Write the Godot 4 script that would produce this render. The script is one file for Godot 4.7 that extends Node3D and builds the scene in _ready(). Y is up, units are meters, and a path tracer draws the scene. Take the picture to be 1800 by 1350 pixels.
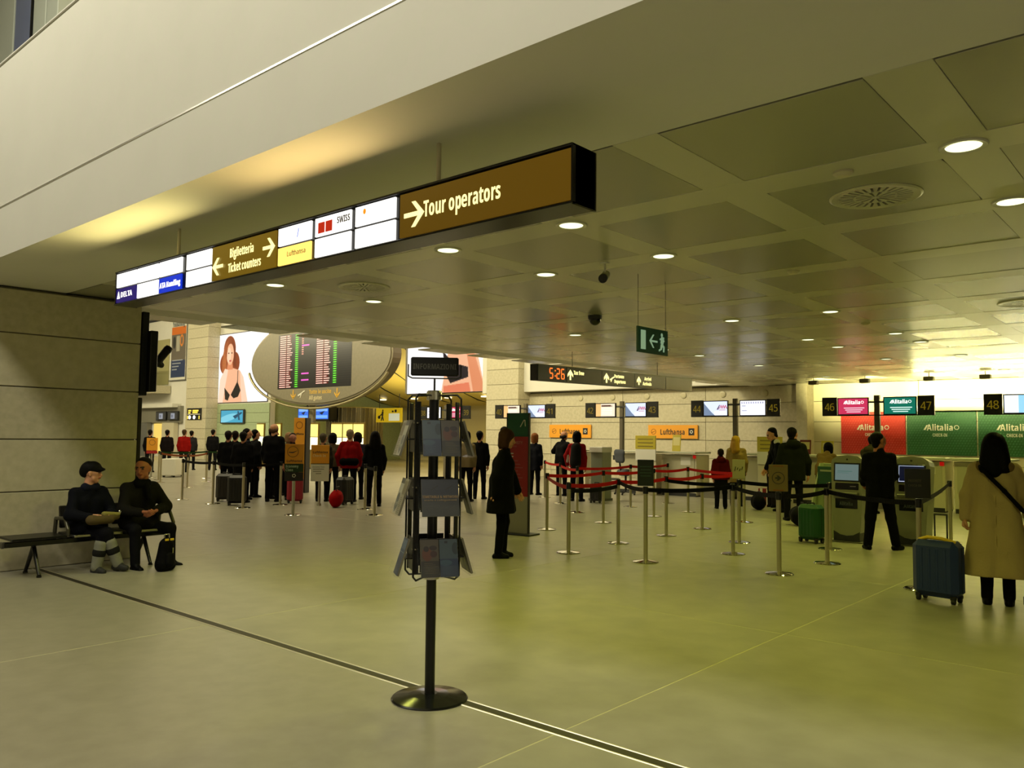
extends Node3D

# ---------------------------------------------------------------- mesh builder
class G:
	var v := PackedVector3Array()
	var n := PackedVector3Array()
	var u := PackedVector2Array()
	var ix := PackedInt32Array()
	var xf := Transform3D.IDENTITY

	func at(t: Transform3D) -> G:
		xf = t
		return self

	func pt(p: Vector3, nn: Vector3, uv: Vector2) -> int:
		v.append(xf * p)
		n.append((xf.basis * nn).normalized())
		u.append(uv)
		return v.size() - 1

	# corners run counter-clockwise seen from outside: lower left, lower right, upper right, upper left
	func quad(a: Vector3, b: Vector3, c: Vector3, d: Vector3) -> G:
		var nn := (b - a).cross(d - a).normalized()
		var i := pt(a, nn, Vector2(0, 1))
		pt(b, nn, Vector2(1, 1))
		pt(c, nn, Vector2(1, 0))
		pt(d, nn, Vector2(0, 0))
		ix.append_array(PackedInt32Array([i, i + 2, i + 1, i, i + 3, i + 2]))
		return self

	func tri(a: Vector3, b: Vector3, c: Vector3) -> G:
		var nn := (b - a).cross(c - a).normalized()
		var i := pt(a, nn, Vector2(0, 1))
		pt(b, nn, Vector2(1, 1))
		pt(c, nn, Vector2(0.5, 0))
		ix.append_array(PackedInt32Array([i, i + 2, i + 1]))
		return self

	func box(c: Vector3, s: Vector3, bev := 0.0) -> G:
		var h := s * 0.5
		bev = minf(bev, minf(h.x, minf(h.y, h.z)) * 0.9)
		for ax in 3:
			for sg in [-1.0, 1.0]:
				var e := Vector3.ZERO
				e[ax] = sg
				var up := Vector3(0, 0, -sg) if ax == 1 else Vector3(0, 1, 0)
				var rt := up.cross(e)
				var hu: float = absf(up.dot(h)) - bev
				var hr: float = absf(rt.dot(h)) - bev
				var m: Vector3 = c + e * h[ax]
				quad(m - rt * hr - up * hu, m + rt * hr - up * hu, m + rt * hr + up * hu, m - rt * hr + up * hu)
		if bev > 0.0:
			var hb := h - Vector3(bev, bev, bev)
			for ax in 3:
				var a1 := (ax + 1) % 3
				var a2 := (ax + 2) % 3
				for s1 in [-1.0, 1.0]:
					for s2 in [-1.0, 1.0]:
						var p := Vector3.ZERO
						var q := Vector3.ZERO
						p[a1] = s1 * h[a1]
						p[a2] = s2 * hb[a2]
						q[a1] = s1 * hb[a1]
						q[a2] = s2 * h[a2]
						var d := Vector3.ZERO
						d[ax] = hb[ax]
						if s1 * s2 > 0:
							quad(c + p - d, c + q - d, c + q + d, c + p + d)
						else:
							quad(c + q - d, c + p - d, c + p + d, c + q + d)
			for sx in [-1.0, 1.0]:
				for sy in [-1.0, 1.0]:
					for sz in [-1.0, 1.0]:
						var a := c + Vector3(sx * h.x, sy * hb.y, sz * hb.z)
						var b := c + Vector3(sx * hb.x, sy * h.y, sz * hb.z)
						var d2 := c + Vector3(sx * hb.x, sy * hb.y, sz * h.z)
						if sx * sy * sz > 0:
							tri(a, b, d2)
						else:
							tri(a, d2, b)
		return self

	# rings of [radius, height] turned round the y axis of the transform
	func lathe(pr: Array, seg := 20, smooth := true) -> G:
		for k in pr.size() - 1:
			var r0: float = pr[k][0]
			var y0: float = pr[k][1]
			var r1: float = pr[k + 1][0]
			var y1: float = pr[k + 1][1]
			var sl := Vector2(y1 - y0, r0 - r1).normalized()
			if sl == Vector2.ZERO:
				continue
			var base := v.size()
			for j in seg + 1:
				var a := TAU * j / seg
				var dr := Vector3(cos(a), 0, -sin(a))
				var nn := dr * sl.x + Vector3(0, sl.y, 0)
				pt(dr * r0 + Vector3(0, y0, 0), nn, Vector2(float(j) / seg, 1))
				pt(dr * r1 + Vector3(0, y1, 0), nn, Vector2(float(j) / seg, 0))
			for j in seg:
				var i := base + j * 2
				ix.append_array(PackedInt32Array([i, i + 3, i + 2, i, i + 1, i + 3]))
		return self

	func frame(d: Vector3) -> Basis:
		var y := d.normalized()
		var x := y.cross(Vector3.UP if absf(y.y) < 0.95 else Vector3.RIGHT).normalized()
		return Basis(x, y, x.cross(y))

	func bar(a: Vector3, b: Vector3, r: float, r2 := -1.0, seg := 10) -> G:
		var keep := xf
		xf = keep * Transform3D(frame(b - a), a)
		var rr := r if r2 < 0 else r2
		var l := (b - a).length()
		lathe([[0, 0], [r, 0], [rr, l], [0, l]], seg)
		xf = keep
		return self

	func tube(ps: Array, r: float, seg := 8) -> G:
		for k in ps.size() - 1:
			bar(ps[k], ps[k + 1], r, -1.0, seg)
		for k in range(1, ps.size() - 1):
			ball(ps[k], Vector3(r, r, r), seg, 4)
		return self

	func ball(c: Vector3, r: Vector3, seg := 14, rings := 9) -> G:
		var base := v.size()
		for i in rings + 1:
			var t := PI * i / rings
			for j in seg + 1:
				var a := TAU * j / seg
				var d := Vector3(sin(t) * cos(a), cos(t), -sin(t) * sin(a))
				pt(c + d * r, d / r, Vector2(float(j) / seg, float(i) / rings))
		for i in rings:
			for j in seg:
				var p := base + i * (seg + 1) + j
				var q := p + seg + 1
				ix.append_array(PackedInt32Array([p, p + 1, q, p + 1, q + 1, q]))
		return self

	# a flat outline (counter-clockwise in x, y) given depth from z0 to z1
	func prism(poly: PackedVector2Array, z0: float, z1: float) -> G:
		if not Geometry2D.is_polygon_clockwise(poly):
			pass
		else:
			poly.reverse()
		var t := Geometry2D.triangulate_polygon(poly)
		var lo := poly[0]
		var hi := poly[0]
		for p in poly:
			lo = lo.min(p)
			hi = hi.max(p)
		for z in [z0, z1]:
			var base := v.size()
			var nn := Vector3(0, 0, -1 if z == z0 else 1)
			for p in poly:
				pt(Vector3(p.x, p.y, z), nn, Vector2((p.x - lo.x) / (hi.x - lo.x), 1 - (p.y - lo.y) / (hi.y - lo.y)))
			for k in range(0, t.size(), 3):
				var a := poly[t[k]]
				var b := poly[t[k + 1]]
				var c := poly[t[k + 2]]
				var ccw := (b - a).cross(c - a) > 0
				if ccw == (z == z1):
					ix.append_array(PackedInt32Array([base + t[k], base + t[k + 2], base + t[k + 1]]))
				else:
					ix.append_array(PackedInt32Array([base + t[k], base + t[k + 1], base + t[k + 2]]))
		for k in poly.size():
			var a := poly[k]
			var b := poly[(k + 1) % poly.size()]
			quad(Vector3(a.x, a.y, z0), Vector3(b.x, b.y, z0), Vector3(b.x, b.y, z1), Vector3(a.x, a.y, z1))
		return self

	func mesh(m: Material) -> ArrayMesh:
		var arr := []
		arr.resize(Mesh.ARRAY_MAX)
		arr[Mesh.ARRAY_VERTEX] = v
		arr[Mesh.ARRAY_NORMAL] = n
		arr[Mesh.ARRAY_TEX_UV] = u
		arr[Mesh.ARRAY_INDEX] = ix
		var am := ArrayMesh.new()
		am.add_surface_from_arrays(Mesh.PRIMITIVE_TRIANGLES, arr)
		am.surface_set_material(0, m)
		return am

# ---------------------------------------------------------------- nodes
var M := {}
var names := {}
var rng := RandomNumberGenerator.new()

func numbered(called: String) -> String:
	if not names.has(called):
		names[called] = 0
		return called
	names[called] += 1
	return "%s_%03d" % [called, names[called]]

func tag(o: Node, label: String, category: String, group := "") -> Node:
	o.set_meta("label", label)
	o.set_meta("category", category)
	if group != "":
		o.set_meta("group", group)
	return o

func thing(called: String, label: String, category: String, p := Vector3.ZERO, turn := 0.0, group := "") -> Node3D:
	var o := Node3D.new()
	o.name = numbered(called)
	add_child(o)
	o.position = p
	o.rotation.y = turn
	tag(o, label, category, group)
	return o

func part(parent: Node, called: String, mesh: Mesh, p := Vector3.ZERO, turn := 0.0) -> MeshInstance3D:
	var o := MeshInstance3D.new()
	o.name = called
	o.mesh = mesh
	parent.add_child(o, true)
	o.position = p
	o.rotation.y = turn
	return o

func solo(called: String, mesh: Mesh, label: String, category: String, p := Vector3.ZERO, turn := 0.0, group := "") -> MeshInstance3D:
	var o := MeshInstance3D.new()
	o.name = numbered(called)
	o.mesh = mesh
	add_child(o)
	o.position = p
	o.rotation.y = turn
	tag(o, label, category, group)
	return o

func struct(called: String, mesh: Mesh, p := Vector3.ZERO) -> Node3D:
	var o: Node3D
	if mesh:
		o = MeshInstance3D.new()
		o.mesh = mesh
	else:
		o = Node3D.new()
	o.name = numbered(called)
	add_child(o)
	o.position = p
	o.set_meta("kind", "structure")
	return o

func copy(o: Node3D, called: String, label: String, p: Vector3, turn := 0.0) -> Node3D:
	var c: Node3D = o.duplicate()
	c.name = numbered(called)
	add_child(c)
	c.position = p
	c.rotation.y = turn
	c.set_meta("label", label)
	return c

func bxm(c: Vector3, s: Vector3, m: Material, bev := 0.0) -> ArrayMesh:
	return G.new().box(c, s, bev).mesh(m)

func mat(col: Color, rough := 0.6, metal := 0.0) -> StandardMaterial3D:
	var m := StandardMaterial3D.new()
	m.albedo_color = col
	m.roughness = rough
	m.metallic = metal
	return m

func glow(col: Color, e := 1.0) -> StandardMaterial3D:
	var m := mat(col.darkened(0.5), 0.35)
	m.emission_enabled = true
	m.emission = col
	m.emission_energy_multiplier = e
	return m

func glass(col: Color, a: float) -> StandardMaterial3D:
	var m := mat(col, 0.05)
	m.transparency = BaseMaterial3D.TRANSPARENCY_ALPHA
	m.albedo_color.a = a
	return m

var noise_cache := {}
func noise_tex(freq: float, lo: Color, hi: Color, seed_: int, size := 512) -> NoiseTexture2D:
	var f := FastNoiseLite.new()
	f.noise_type = FastNoiseLite.TYPE_SIMPLEX_SMOOTH
	f.frequency = freq
	f.fractal_octaves = 4
	f.seed = seed_
	var t := NoiseTexture2D.new()
	t.width = size
	t.height = size
	t.seamless = true
	t.noise = f
	var g := Gradient.new()
	g.set_color(0, lo)
	g.set_color(1, hi)
	t.color_ramp = g
	return t

func mottled(lo: Color, hi: Color, rough: float, metres: float, freq := 0.012, seed_ := 1) -> StandardMaterial3D:
	var m := mat(Color.WHITE, rough)
	m.albedo_texture = noise_tex(freq, lo, hi, seed_)
	m.uv1_triplanar = true
	m.uv1_world_triplanar = true
	m.uv1_scale = Vector3.ONE / metres
	return m

var font: SystemFont
var font_b: SystemFont
# flat raised lettering, centred (or left-bound) on the point, facing +z of its parent; width > 0 fits it to that width
func text(parent: Node, s: String, h: float, p: Vector3, m: Material, width := 0.0, turn := 0.0, left := false, bold := true) -> MeshInstance3D:
	var t := TextMesh.new()
	t.text = s
	t.font = font_b if bold else font
	t.font_size = 24
	t.pixel_size = h / 18.0
	t.depth = 0.003
	t.curve_step = 2.0
	t.horizontal_alignment = HORIZONTAL_ALIGNMENT_LEFT if left else HORIZONTAL_ALIGNMENT_CENTER
	t.vertical_alignment = VERTICAL_ALIGNMENT_CENTER
	t.material = m
	var o := MeshInstance3D.new()
	o.name = "lettering"
	o.mesh = t
	parent.add_child(o, true)
	o.position = p
	o.rotation.y = turn
	if width > 0.0:
		var w := t.get_aabb().size.x
		if w > 0.0:
			o.scale = Vector3(width / w, 1, 1)
	return o

# a straight arrow in the plane z = 0, pointing along +x, length l
func arrow(l: float, w: float, m: Material, d := 0.004) -> ArrayMesh:
	var h := l * 0.5
	var k := l * 0.44
	var g := G.new().prism(PackedVector2Array([Vector2(-h, -w / 2), Vector2(h - w, -w / 2), Vector2(h - w, w / 2), Vector2(-h, w / 2)]), 0, d)
	for s in [1.0, -1.0]:
		var pl := PackedVector2Array([Vector2(h, 0), Vector2(h - k, s * k), Vector2(h - k - w * 1.2, s * k), Vector2(h - w * 1.5, 0)])
		g.prism(pl, 0, d)
	return g.mesh(m)

# pictures printed on paper or shown on a screen
func picture(w: int, h: int, bg: Color) -> Image:
	var im := Image.create(w, h, false, Image.FORMAT_RGB8)
	im.fill(bg)
	return im

func disc(im: Image, cx: float, cy: float, rx: float, ry: float, c: Color, rot := 0.0) -> void:
	var r := int(maxf(rx, ry)) + 1
	for y in range(maxi(0, int(cy) - r), mini(im.get_height(), int(cy) + r + 1)):
		for x in range(maxi(0, int(cx) - r), mini(im.get_width(), int(cx) + r + 1)):
			var d := Vector2(x - cx, y - cy).rotated(-rot)
			if (d.x / rx) * (d.x / rx) + (d.y / ry) * (d.y / ry) <= 1.0:
				im.set_pixel(x, y, c)

func poly(im: Image, ps: PackedVector2Array, c: Color) -> void:
	var lo := ps[0]
	var hi := ps[0]
	for p in ps:
		lo = lo.min(p)
		hi = hi.max(p)
	for y in range(maxi(0, int(lo.y)), mini(im.get_height(), int(hi.y) + 1)):
		for x in range(maxi(0, int(lo.x)), mini(im.get_width(), int(hi.x) + 1)):
			if Geometry2D.is_point_in_polygon(Vector2(x, y), ps):
				im.set_pixel(x, y, c)

func print_mat(im: Image, rough := 0.5) -> StandardMaterial3D:
	var m := mat(Color.WHITE, rough)
	m.albedo_texture = ImageTexture.create_from_image(im)
	return m

func screen_mat(im: Image, e: float) -> StandardMaterial3D:
	var m := mat(Color(0.02, 0.02, 0.02), 0.3)
	m.emission_enabled = true
	m.emission = Color.BLACK
	m.emission_texture = ImageTexture.create_from_image(im)
	m.emission_energy_multiplier = e
	return m

# a flat sheet in local x, y facing +z, its texture upright
func sheet(w: float, h: float, m: Material, d := 0.004) -> ArrayMesh:
	var g := G.new()
	g.quad(Vector3(-w / 2, -h / 2, d), Vector3(w / 2, -h / 2, d), Vector3(w / 2, h / 2, d), Vector3(-w / 2, h / 2, d))
	var a := g.mesh(m)
	return a

func area_light(called: String, p: Vector3, size: Vector2, look: Vector3, col: Color, e: float) -> void:
	var l := AreaLight3D.new()
	l.name = called
	l.area_size = size
	l.light_color = col
	l.light_energy = e
	l.shadow_enabled = true
	l.area_range = 60.0
	add_child(l, true)
	var up := Vector3.UP if absf(look.y) < 0.9 else Vector3(1, 0, 0)
	l.look_at_from_position(p, p + look, up)

# ---------------------------------------------------------------- scene
const CEIL := 3.3
const XB := 5.12
const XS := 1.425
const ZB := -1.06
const ZS := -1.4
const WALL_X := 25.1
const FACE_W := -PI / 2      # turn of things that face the -x side (the counters, the long signs)

func _ready() -> void:
	rng.seed = 7
	var cam := Camera3D.new()
	cam.name = "camera"
	add_child(cam)
	cam.position = Vector3(0, 1.62, 0)
	cam.rotation = Vector3(deg_to_rad(3.611), deg_to_rad(-48.874), deg_to_rad(0.583))
	cam.fov = 50.57
	cam.near = 0.05
	cam.far = 200.0
	var we := WorldEnvironment.new()
	we.name = "environment"
	var env := Environment.new()
	env.background_mode = Environment.BG_COLOR
	env.background_color = Color(0.05, 0.06, 0.1)
	env.tonemap_mode = Environment.TONE_MAPPER_LINEAR
	env.tonemap_exposure = 1.0
	env.sdfgi_enabled = true
	env.ssao_enabled = true
	env.ssil_enabled = true
	we.environment = env
	add_child(we)
	# large soft lights: atrium roof, departures hall roof, gate passage and an added gallery fill
	var cream := Color(1.0, 0.98, 0.89)
	var hallc := Color(1.0, 0.95, 0.78)
	for z in [3.0, -3.0, -9.0]:
		area_light("atrium_light", Vector3(-0.6, 8.0, z), Vector2(4.8, 1.2), Vector3(0.9, -1, 0), cream, 28.0)
	for z in [-17.0, -25.0, -33.0, -41.0, -50.0]:
		area_light("hall_light", Vector3(9.0, 8.8, z), Vector2(3, 3), Vector3.DOWN, hallc, 27.0)
		area_light("hall_light", Vector3(15.0, 8.6, z), Vector2(4, 1.6), Vector3(1, -0.3, 0), hallc, 62.0 if z < -20.0 else 105.0)  # second row, out of view, tilted to brighten the counter wall
	area_light("gallery_fill", Vector3(3.1, 9.4, -13.0), Vector2(4.0, 0.6), Vector3(0.7, -1, 0), cream, 8.0)  # fill added to brighten the gallery windows, no lamp known there
	area_light("gate_light", Vector3(29.5, 2.9, -30.5), Vector2(12, 0.6), Vector3(0, 1, 0), Color(1.0, 0.92, 0.6), 26.0)
	area_light("gate_light", Vector3(31.5, 3.4, -31), Vector2(8, 3), Vector3(-0.25, -1, 0), Color(1.0, 0.9, 0.55), 16.0)

	font = SystemFont.new()
	font.font_names = PackedStringArray(["Droid Sans"])
	font_b = SystemFont.new()
	font_b.font_names = PackedStringArray(["Droid Sans"])
	font_b.font_weight = 700
	materials()
	structure()
	hall_shell()
	downlights()
	ceiling_things()
	direction_sign()
	clock_sign()
	brochure_rack()
	bench_corner()
	counters()
	hall_things()
	queue()
	kiosks()
	luggage()
	people()

func materials() -> void:
	M.slab = [mottled(Color(0.545, 0.527, 0.46), Color(0.612, 0.594, 0.527), 0.34, 2.3, 0.010, 3), mottled(Color(0.555, 0.537, 0.47), Color(0.603, 0.585, 0.518), 0.32, 1.7, 0.014, 5), mottled(Color(0.537, 0.522, 0.456), Color(0.608, 0.59, 0.518), 0.36, 2.9, 0.012, 8)]
	M.grout = mat(Color(0.72, 0.7, 0.56), 0.7)
	M.plaster = mottled(Color(0.825, 0.815, 0.77), Color(0.84, 0.83, 0.785), 0.75, 4.0, 0.01, 11)
	M.stone = mottled(Color(0.70, 0.67, 0.56), Color(0.77, 0.74, 0.63), 0.6, 1.6, 0.02, 13)
	M.stone2 = mottled(Color(0.68, 0.65, 0.54), Color(0.76, 0.73, 0.62), 0.62, 1.3, 0.02, 17)
	M.gap = mat(Color(0.42, 0.4, 0.34), 0.9)
	M.panel = [mat(Color(0.66, 0.65, 0.58), 0.27, 0.35), mat(Color(0.64, 0.63, 0.56), 0.25, 0.35), mat(Color(0.67, 0.66, 0.59), 0.29, 0.35)]
	M.band = mat(Color(0.76, 0.75, 0.67), 0.3, 0.2)
	M.black = mat(Color(0.03, 0.03, 0.03), 0.5)
	M.satin = mat(Color(0.05, 0.05, 0.05), 0.25)
	M.steel = mat(Color(0.72, 0.71, 0.66), 0.25, 1.0)
	M.chrome = mat(Color(0.85, 0.84, 0.8), 0.08, 1.0)
	M.white = mat(Color(0.85, 0.84, 0.79), 0.5)
	M.cream = mat(Color(0.78, 0.75, 0.64), 0.5)
	M.grey = mat(Color(0.42, 0.42, 0.4), 0.5)
	M.darkgrey = mat(Color(0.15, 0.15, 0.15), 0.5)
	M.lit = glow(Color(1.0, 0.99, 0.95), 1.6)
	M.lit_text = glow(Color(1.0, 0.95, 0.62), 1.6)
	M.lit_yellow = glow(Color(1.0, 0.86, 0.3), 1.2)
	M.yellow = mat(Color(0.86, 0.72, 0.12), 0.5)
	M.orange = mat(Color(0.88, 0.6, 0.13), 0.5)
	M.green = mat(Color(0.04, 0.28, 0.16), 0.45)
	M.red = mat(Color(0.62, 0.07, 0.06), 0.5)
	M.ink = mat(Color(0.1, 0.09, 0.1), 0.5)
	M.navy = mat(Color(0.09, 0.11, 0.2), 0.5)

func structure() -> void:
	# floor: stone slabs with narrow joints over a grout bed, parted by the steel track
	var fl := struct("floor", bxm(Vector3(14, -0.101, -27), Vector3(46, 0.2, 68), M.grout))
	var xs := [-8.5, -5.47, -2.44, 0.59, 3.62]
	while xs[-1] < 35.0:
		xs.append(xs[-1] + 3.03)
	var zs := [4.61]
	while zs[-1] > -59.0:
		zs.append(zs[-1] - 3.7)
	for i in xs.size() - 1:
		var x0: float = xs[i] + (0.05 if i == 4 else 0.005)
		var x1: float = xs[i + 1] - (0.05 if i == 3 else 0.005)
		var ms := []
		for k in 3:
			ms.append(bxm(Vector3(0, -0.022, 0), Vector3(x1 - x0, 0.044, 3.69), M.slab[k], 0.0015))
		for j in zs.size() - 1:
			part(fl, "floor_slab", ms[rng.randi() % 3], Vector3((x0 + x1) / 2, 0, zs[j] - 1.85))
	var tr := struct("trim_1", null, Vector3(3.62, 0, 0))
	for s in [-1.0, 1.0]:
		part(tr, "track_rail", bxm(Vector3(s * 0.042, -0.01, -3), Vector3(0.015, 0.03, 15.1), mat(Color(0.9, 0.88, 0.8), 0.38, 0.9), 0.004))
	part(tr, "track_channel", bxm(Vector3(0, -0.0135, -3), Vector3(0.068, 0.03, 15.1), mat(Color(0.2, 0.18, 0.13), 0.5, 0.3)))
	# suspended ceiling: metal panels between smooth bands
	var ce := struct("ceiling", bxm(Vector3(14.1, 3.45, -4.4), Vector3(22.2, 0.16, 14.4), M.gap))
	var zlen := 14.0
	for k in 14:
		var x := XB + XS * k
		part(ce, "ceiling_band", bxm(Vector3(0, 0.02, 0), Vector3(0.34, 0.04, 13.6), M.band, 0.002), Vector3(x, CEIL, -4.2))
	for m in range(-2, 8):
		part(ce, "cross_band", bxm(Vector3(0, 0.021, 0), Vector3(21.2, 0.04, 0.3), M.band, 0.002), Vector3(14.45, CEIL + 0.0005, ZB + ZS * m))
	var pw := XS - 0.34 - 0.004
	var pd := 1.1 - 0.004
	var pm := []
	for k in 3:
		pm.append(bxm(Vector3(0, 0.012, 0), Vector3(pw, 0.024, pd), M.panel[k], 0.002))
	# the panels round the air vents have a round opening
	var hg := G.new()
	for i in 64:
		var c0 := Vector3(cos(TAU * i / 64), 0, sin(TAU * i / 64))
		var c1 := Vector3(cos(TAU * (i + 1) / 64), 0, sin(TAU * (i + 1) / 64))
		var b0 := c0 * minf(pw / 2 / maxf(absf(c0.x), 1e-6), pd / 2 / maxf(absf(c0.z), 1e-6))
		var b1 := c1 * minf(pw / 2 / maxf(absf(c1.x), 1e-6), pd / 2 / maxf(absf(c1.z), 1e-6))
		hg.quad(c0 * 0.245, b0, b1, c1 * 0.245)
		hg.quad(c0 * 0.245 + Vector3(0, 0.024, 0), c0 * 0.245, c1 * 0.245, c1 * 0.245 + Vector3(0, 0.024, 0))
	var holed := hg.mesh(M.panel[0])
	for k in range(-1, 14):
		for m in range(-2, 8):
			if [k, m] in [[0, 0], [0, 4], [4, 0]]:
				part(ce, "ceiling_panel", holed, Vector3(XB + XS * (k + 0.5), CEIL + 0.0022, ZB + ZS * (m + 0.5)))
				continue
			var p := part(ce, "ceiling_panel", pm[rng.randi() % 3], Vector3(XB + XS * (k + 0.5), CEIL + 0.0022, ZB + ZS * (m + 0.5)))
			p.rotation = Vector3(rng.randf_range(-0.002, 0.002), 0, rng.randf_range(-0.002, 0.002))
	part(ce, "smooth_soffit", bxm(Vector3(3.375, CEIL + 0.06, -3.5), Vector3(0.93, 0.12, 16.1), M.plaster))
	part(ce, "edge_soffit", bxm(Vector3(13.9, CEIL + 0.1, -11.28), Vector3(22.6, 0.2, 0.6), M.plaster, 0.01))
	# fascia of the gallery over the long sign, with a bright bead and a parapet
	var fa := struct("trim_2", null)
	part(fa, "fascia", bxm(Vector3(2.76, 3.55, -4.0), Vector3(0.3, 0.5, 20.0), M.plaster))
	part(fa, "fascia", bxm(Vector3(2.765, 4.56, -4.0), Vector3(0.29, 1.51, 20.0), M.plaster))
	part(fa, "bead", G.new().at(Transform3D(Basis(Vector3(0, 0, 1), -0.17), Vector3(2.612, 3.803, -4))).box(Vector3.ZERO, Vector3(0.012, 0.018, 20), 0.002).mesh(mat(Color(0.97, 0.96, 0.93), 0.3, 1.0)))
	part(fa, "parapet_cap", bxm(Vector3(2.76, 5.318, -4.0), Vector3(0.31, 0.02, 20.0), M.plaster, 0.004))
	part(fa, "gallery_floor", bxm(Vector3(9.9, 4.2, -4.6), Vector3(14.0, 0.3, 13.9), M.plaster))
	# gallery windows seen above the parapet
	var wn := struct("window_1", null, Vector3(4.2, 4.35, 0))
	part(wn, "window_wall", bxm(Vector3(0.25, 2.8, -6), Vector3(0.2, 5.6, 24), M.cream))
	var fm := mat(Color(0.82, 0.84, 0.78), 0.4)
	for a in [[-14.18, 0.84], [-12.67, 0.48], [-12.17, 0.4]]:
		part(wn, "window_frame", bxm(Vector3(0, 2.8, a[0]), Vector3(0.3, 5.6, a[1]), fm, 0.01))
	part(wn, "window_mullion", bxm(Vector3(-0.13, 2.8, -12.97), Vector3(0.06, 5.6, 0.06), M.black))
	part(wn, "pane", bxm(Vector3(-0.12, 2.8, -13.37), Vector3(0.03, 5.6, 0.74), mat(Color(0.5, 0.54, 0.68), 0.15)))
	# pier on the left, five courses of stone cladding
	var pi := struct("wall_left", bxm(Vector3(-1.7, 1.65, -11.09), Vector3(12.86, 3.27, 0.98), M.gap))
	var cs := [0.0, 0.905, 1.515, 2.13, 2.755, 3.27]
	for k in 5:
		var h: float = cs[k + 1] - cs[k] - 0.012
		for s in [[-8.2, -3.7], [-3.7, 0.5], [0.5, 4.75]]:
			part(pi, "cladding_panel", bxm(Vector3(0, h / 2, 0), Vector3(s[1] - s[0] - 0.004, h, 1.04), M.stone if (k + int(s[0])) % 2 else M.stone2, 0.006), Vector3((s[0] + s[1]) / 2, cs[k] + 0.006, -11.09))
	# outer shell of the atrium, out of frame
	struct("wall_back", bxm(Vector3(-8.6, 5, -4), Vector3(0.2, 10, 28), M.plaster))
	struct("wall_front", bxm(Vector3(8, 5, 7.0), Vector3(34, 10, 0.2), M.plaster))
	var rf := struct("ceiling", bxm(Vector3(-3.0, 10.1, -4), Vector3(11.4, 0.2, 28), M.plaster))
	for z in [3.0, -3.0, -9.0]:
		part(rf, "unseen_light_panel", bxm(Vector3(-0.6, 8.25, z), Vector3(1.2, 0.1, 4.8), glow(Color(1, 0.95, 0.8), 1.0)))
	struct("wall_end", bxm(Vector3(-2.2, 5, -18.0), Vector3(13.0, 10, 0.2), M.plaster))
	struct("wall_upper", bxm(Vector3(2.71, 7.0, -30.5), Vector3(0.2, 7.0, 25.0), M.plaster))

# panels of stone cladding along a wall that faces -x
func clad(w: Node3D, x: float, z0: float, z1: float, seg: float, tops: Array, m: Array) -> void:
	var nseg := int(maxf(1, round(absf(z1 - z0) / seg)))
	var l := absf(z1 - z0) / nseg
	for r in tops.size() - 1:
		var h: float = tops[r + 1] - tops[r] - 0.014
		var me := [bxm(Vector3(0, h / 2, 0), Vector3(0.06, h, l - 0.012), m[0], 0.004), bxm(Vector3(0, h / 2, 0), Vector3(0.06, h, l - 0.012), m[1], 0.004)]
		for s in nseg:
			part(w, "cladding_panel", me[(r + s) % 2], Vector3(x, tops[r] + 0.007, minf(z0, z1) + l * (s + 0.5)))

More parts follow.
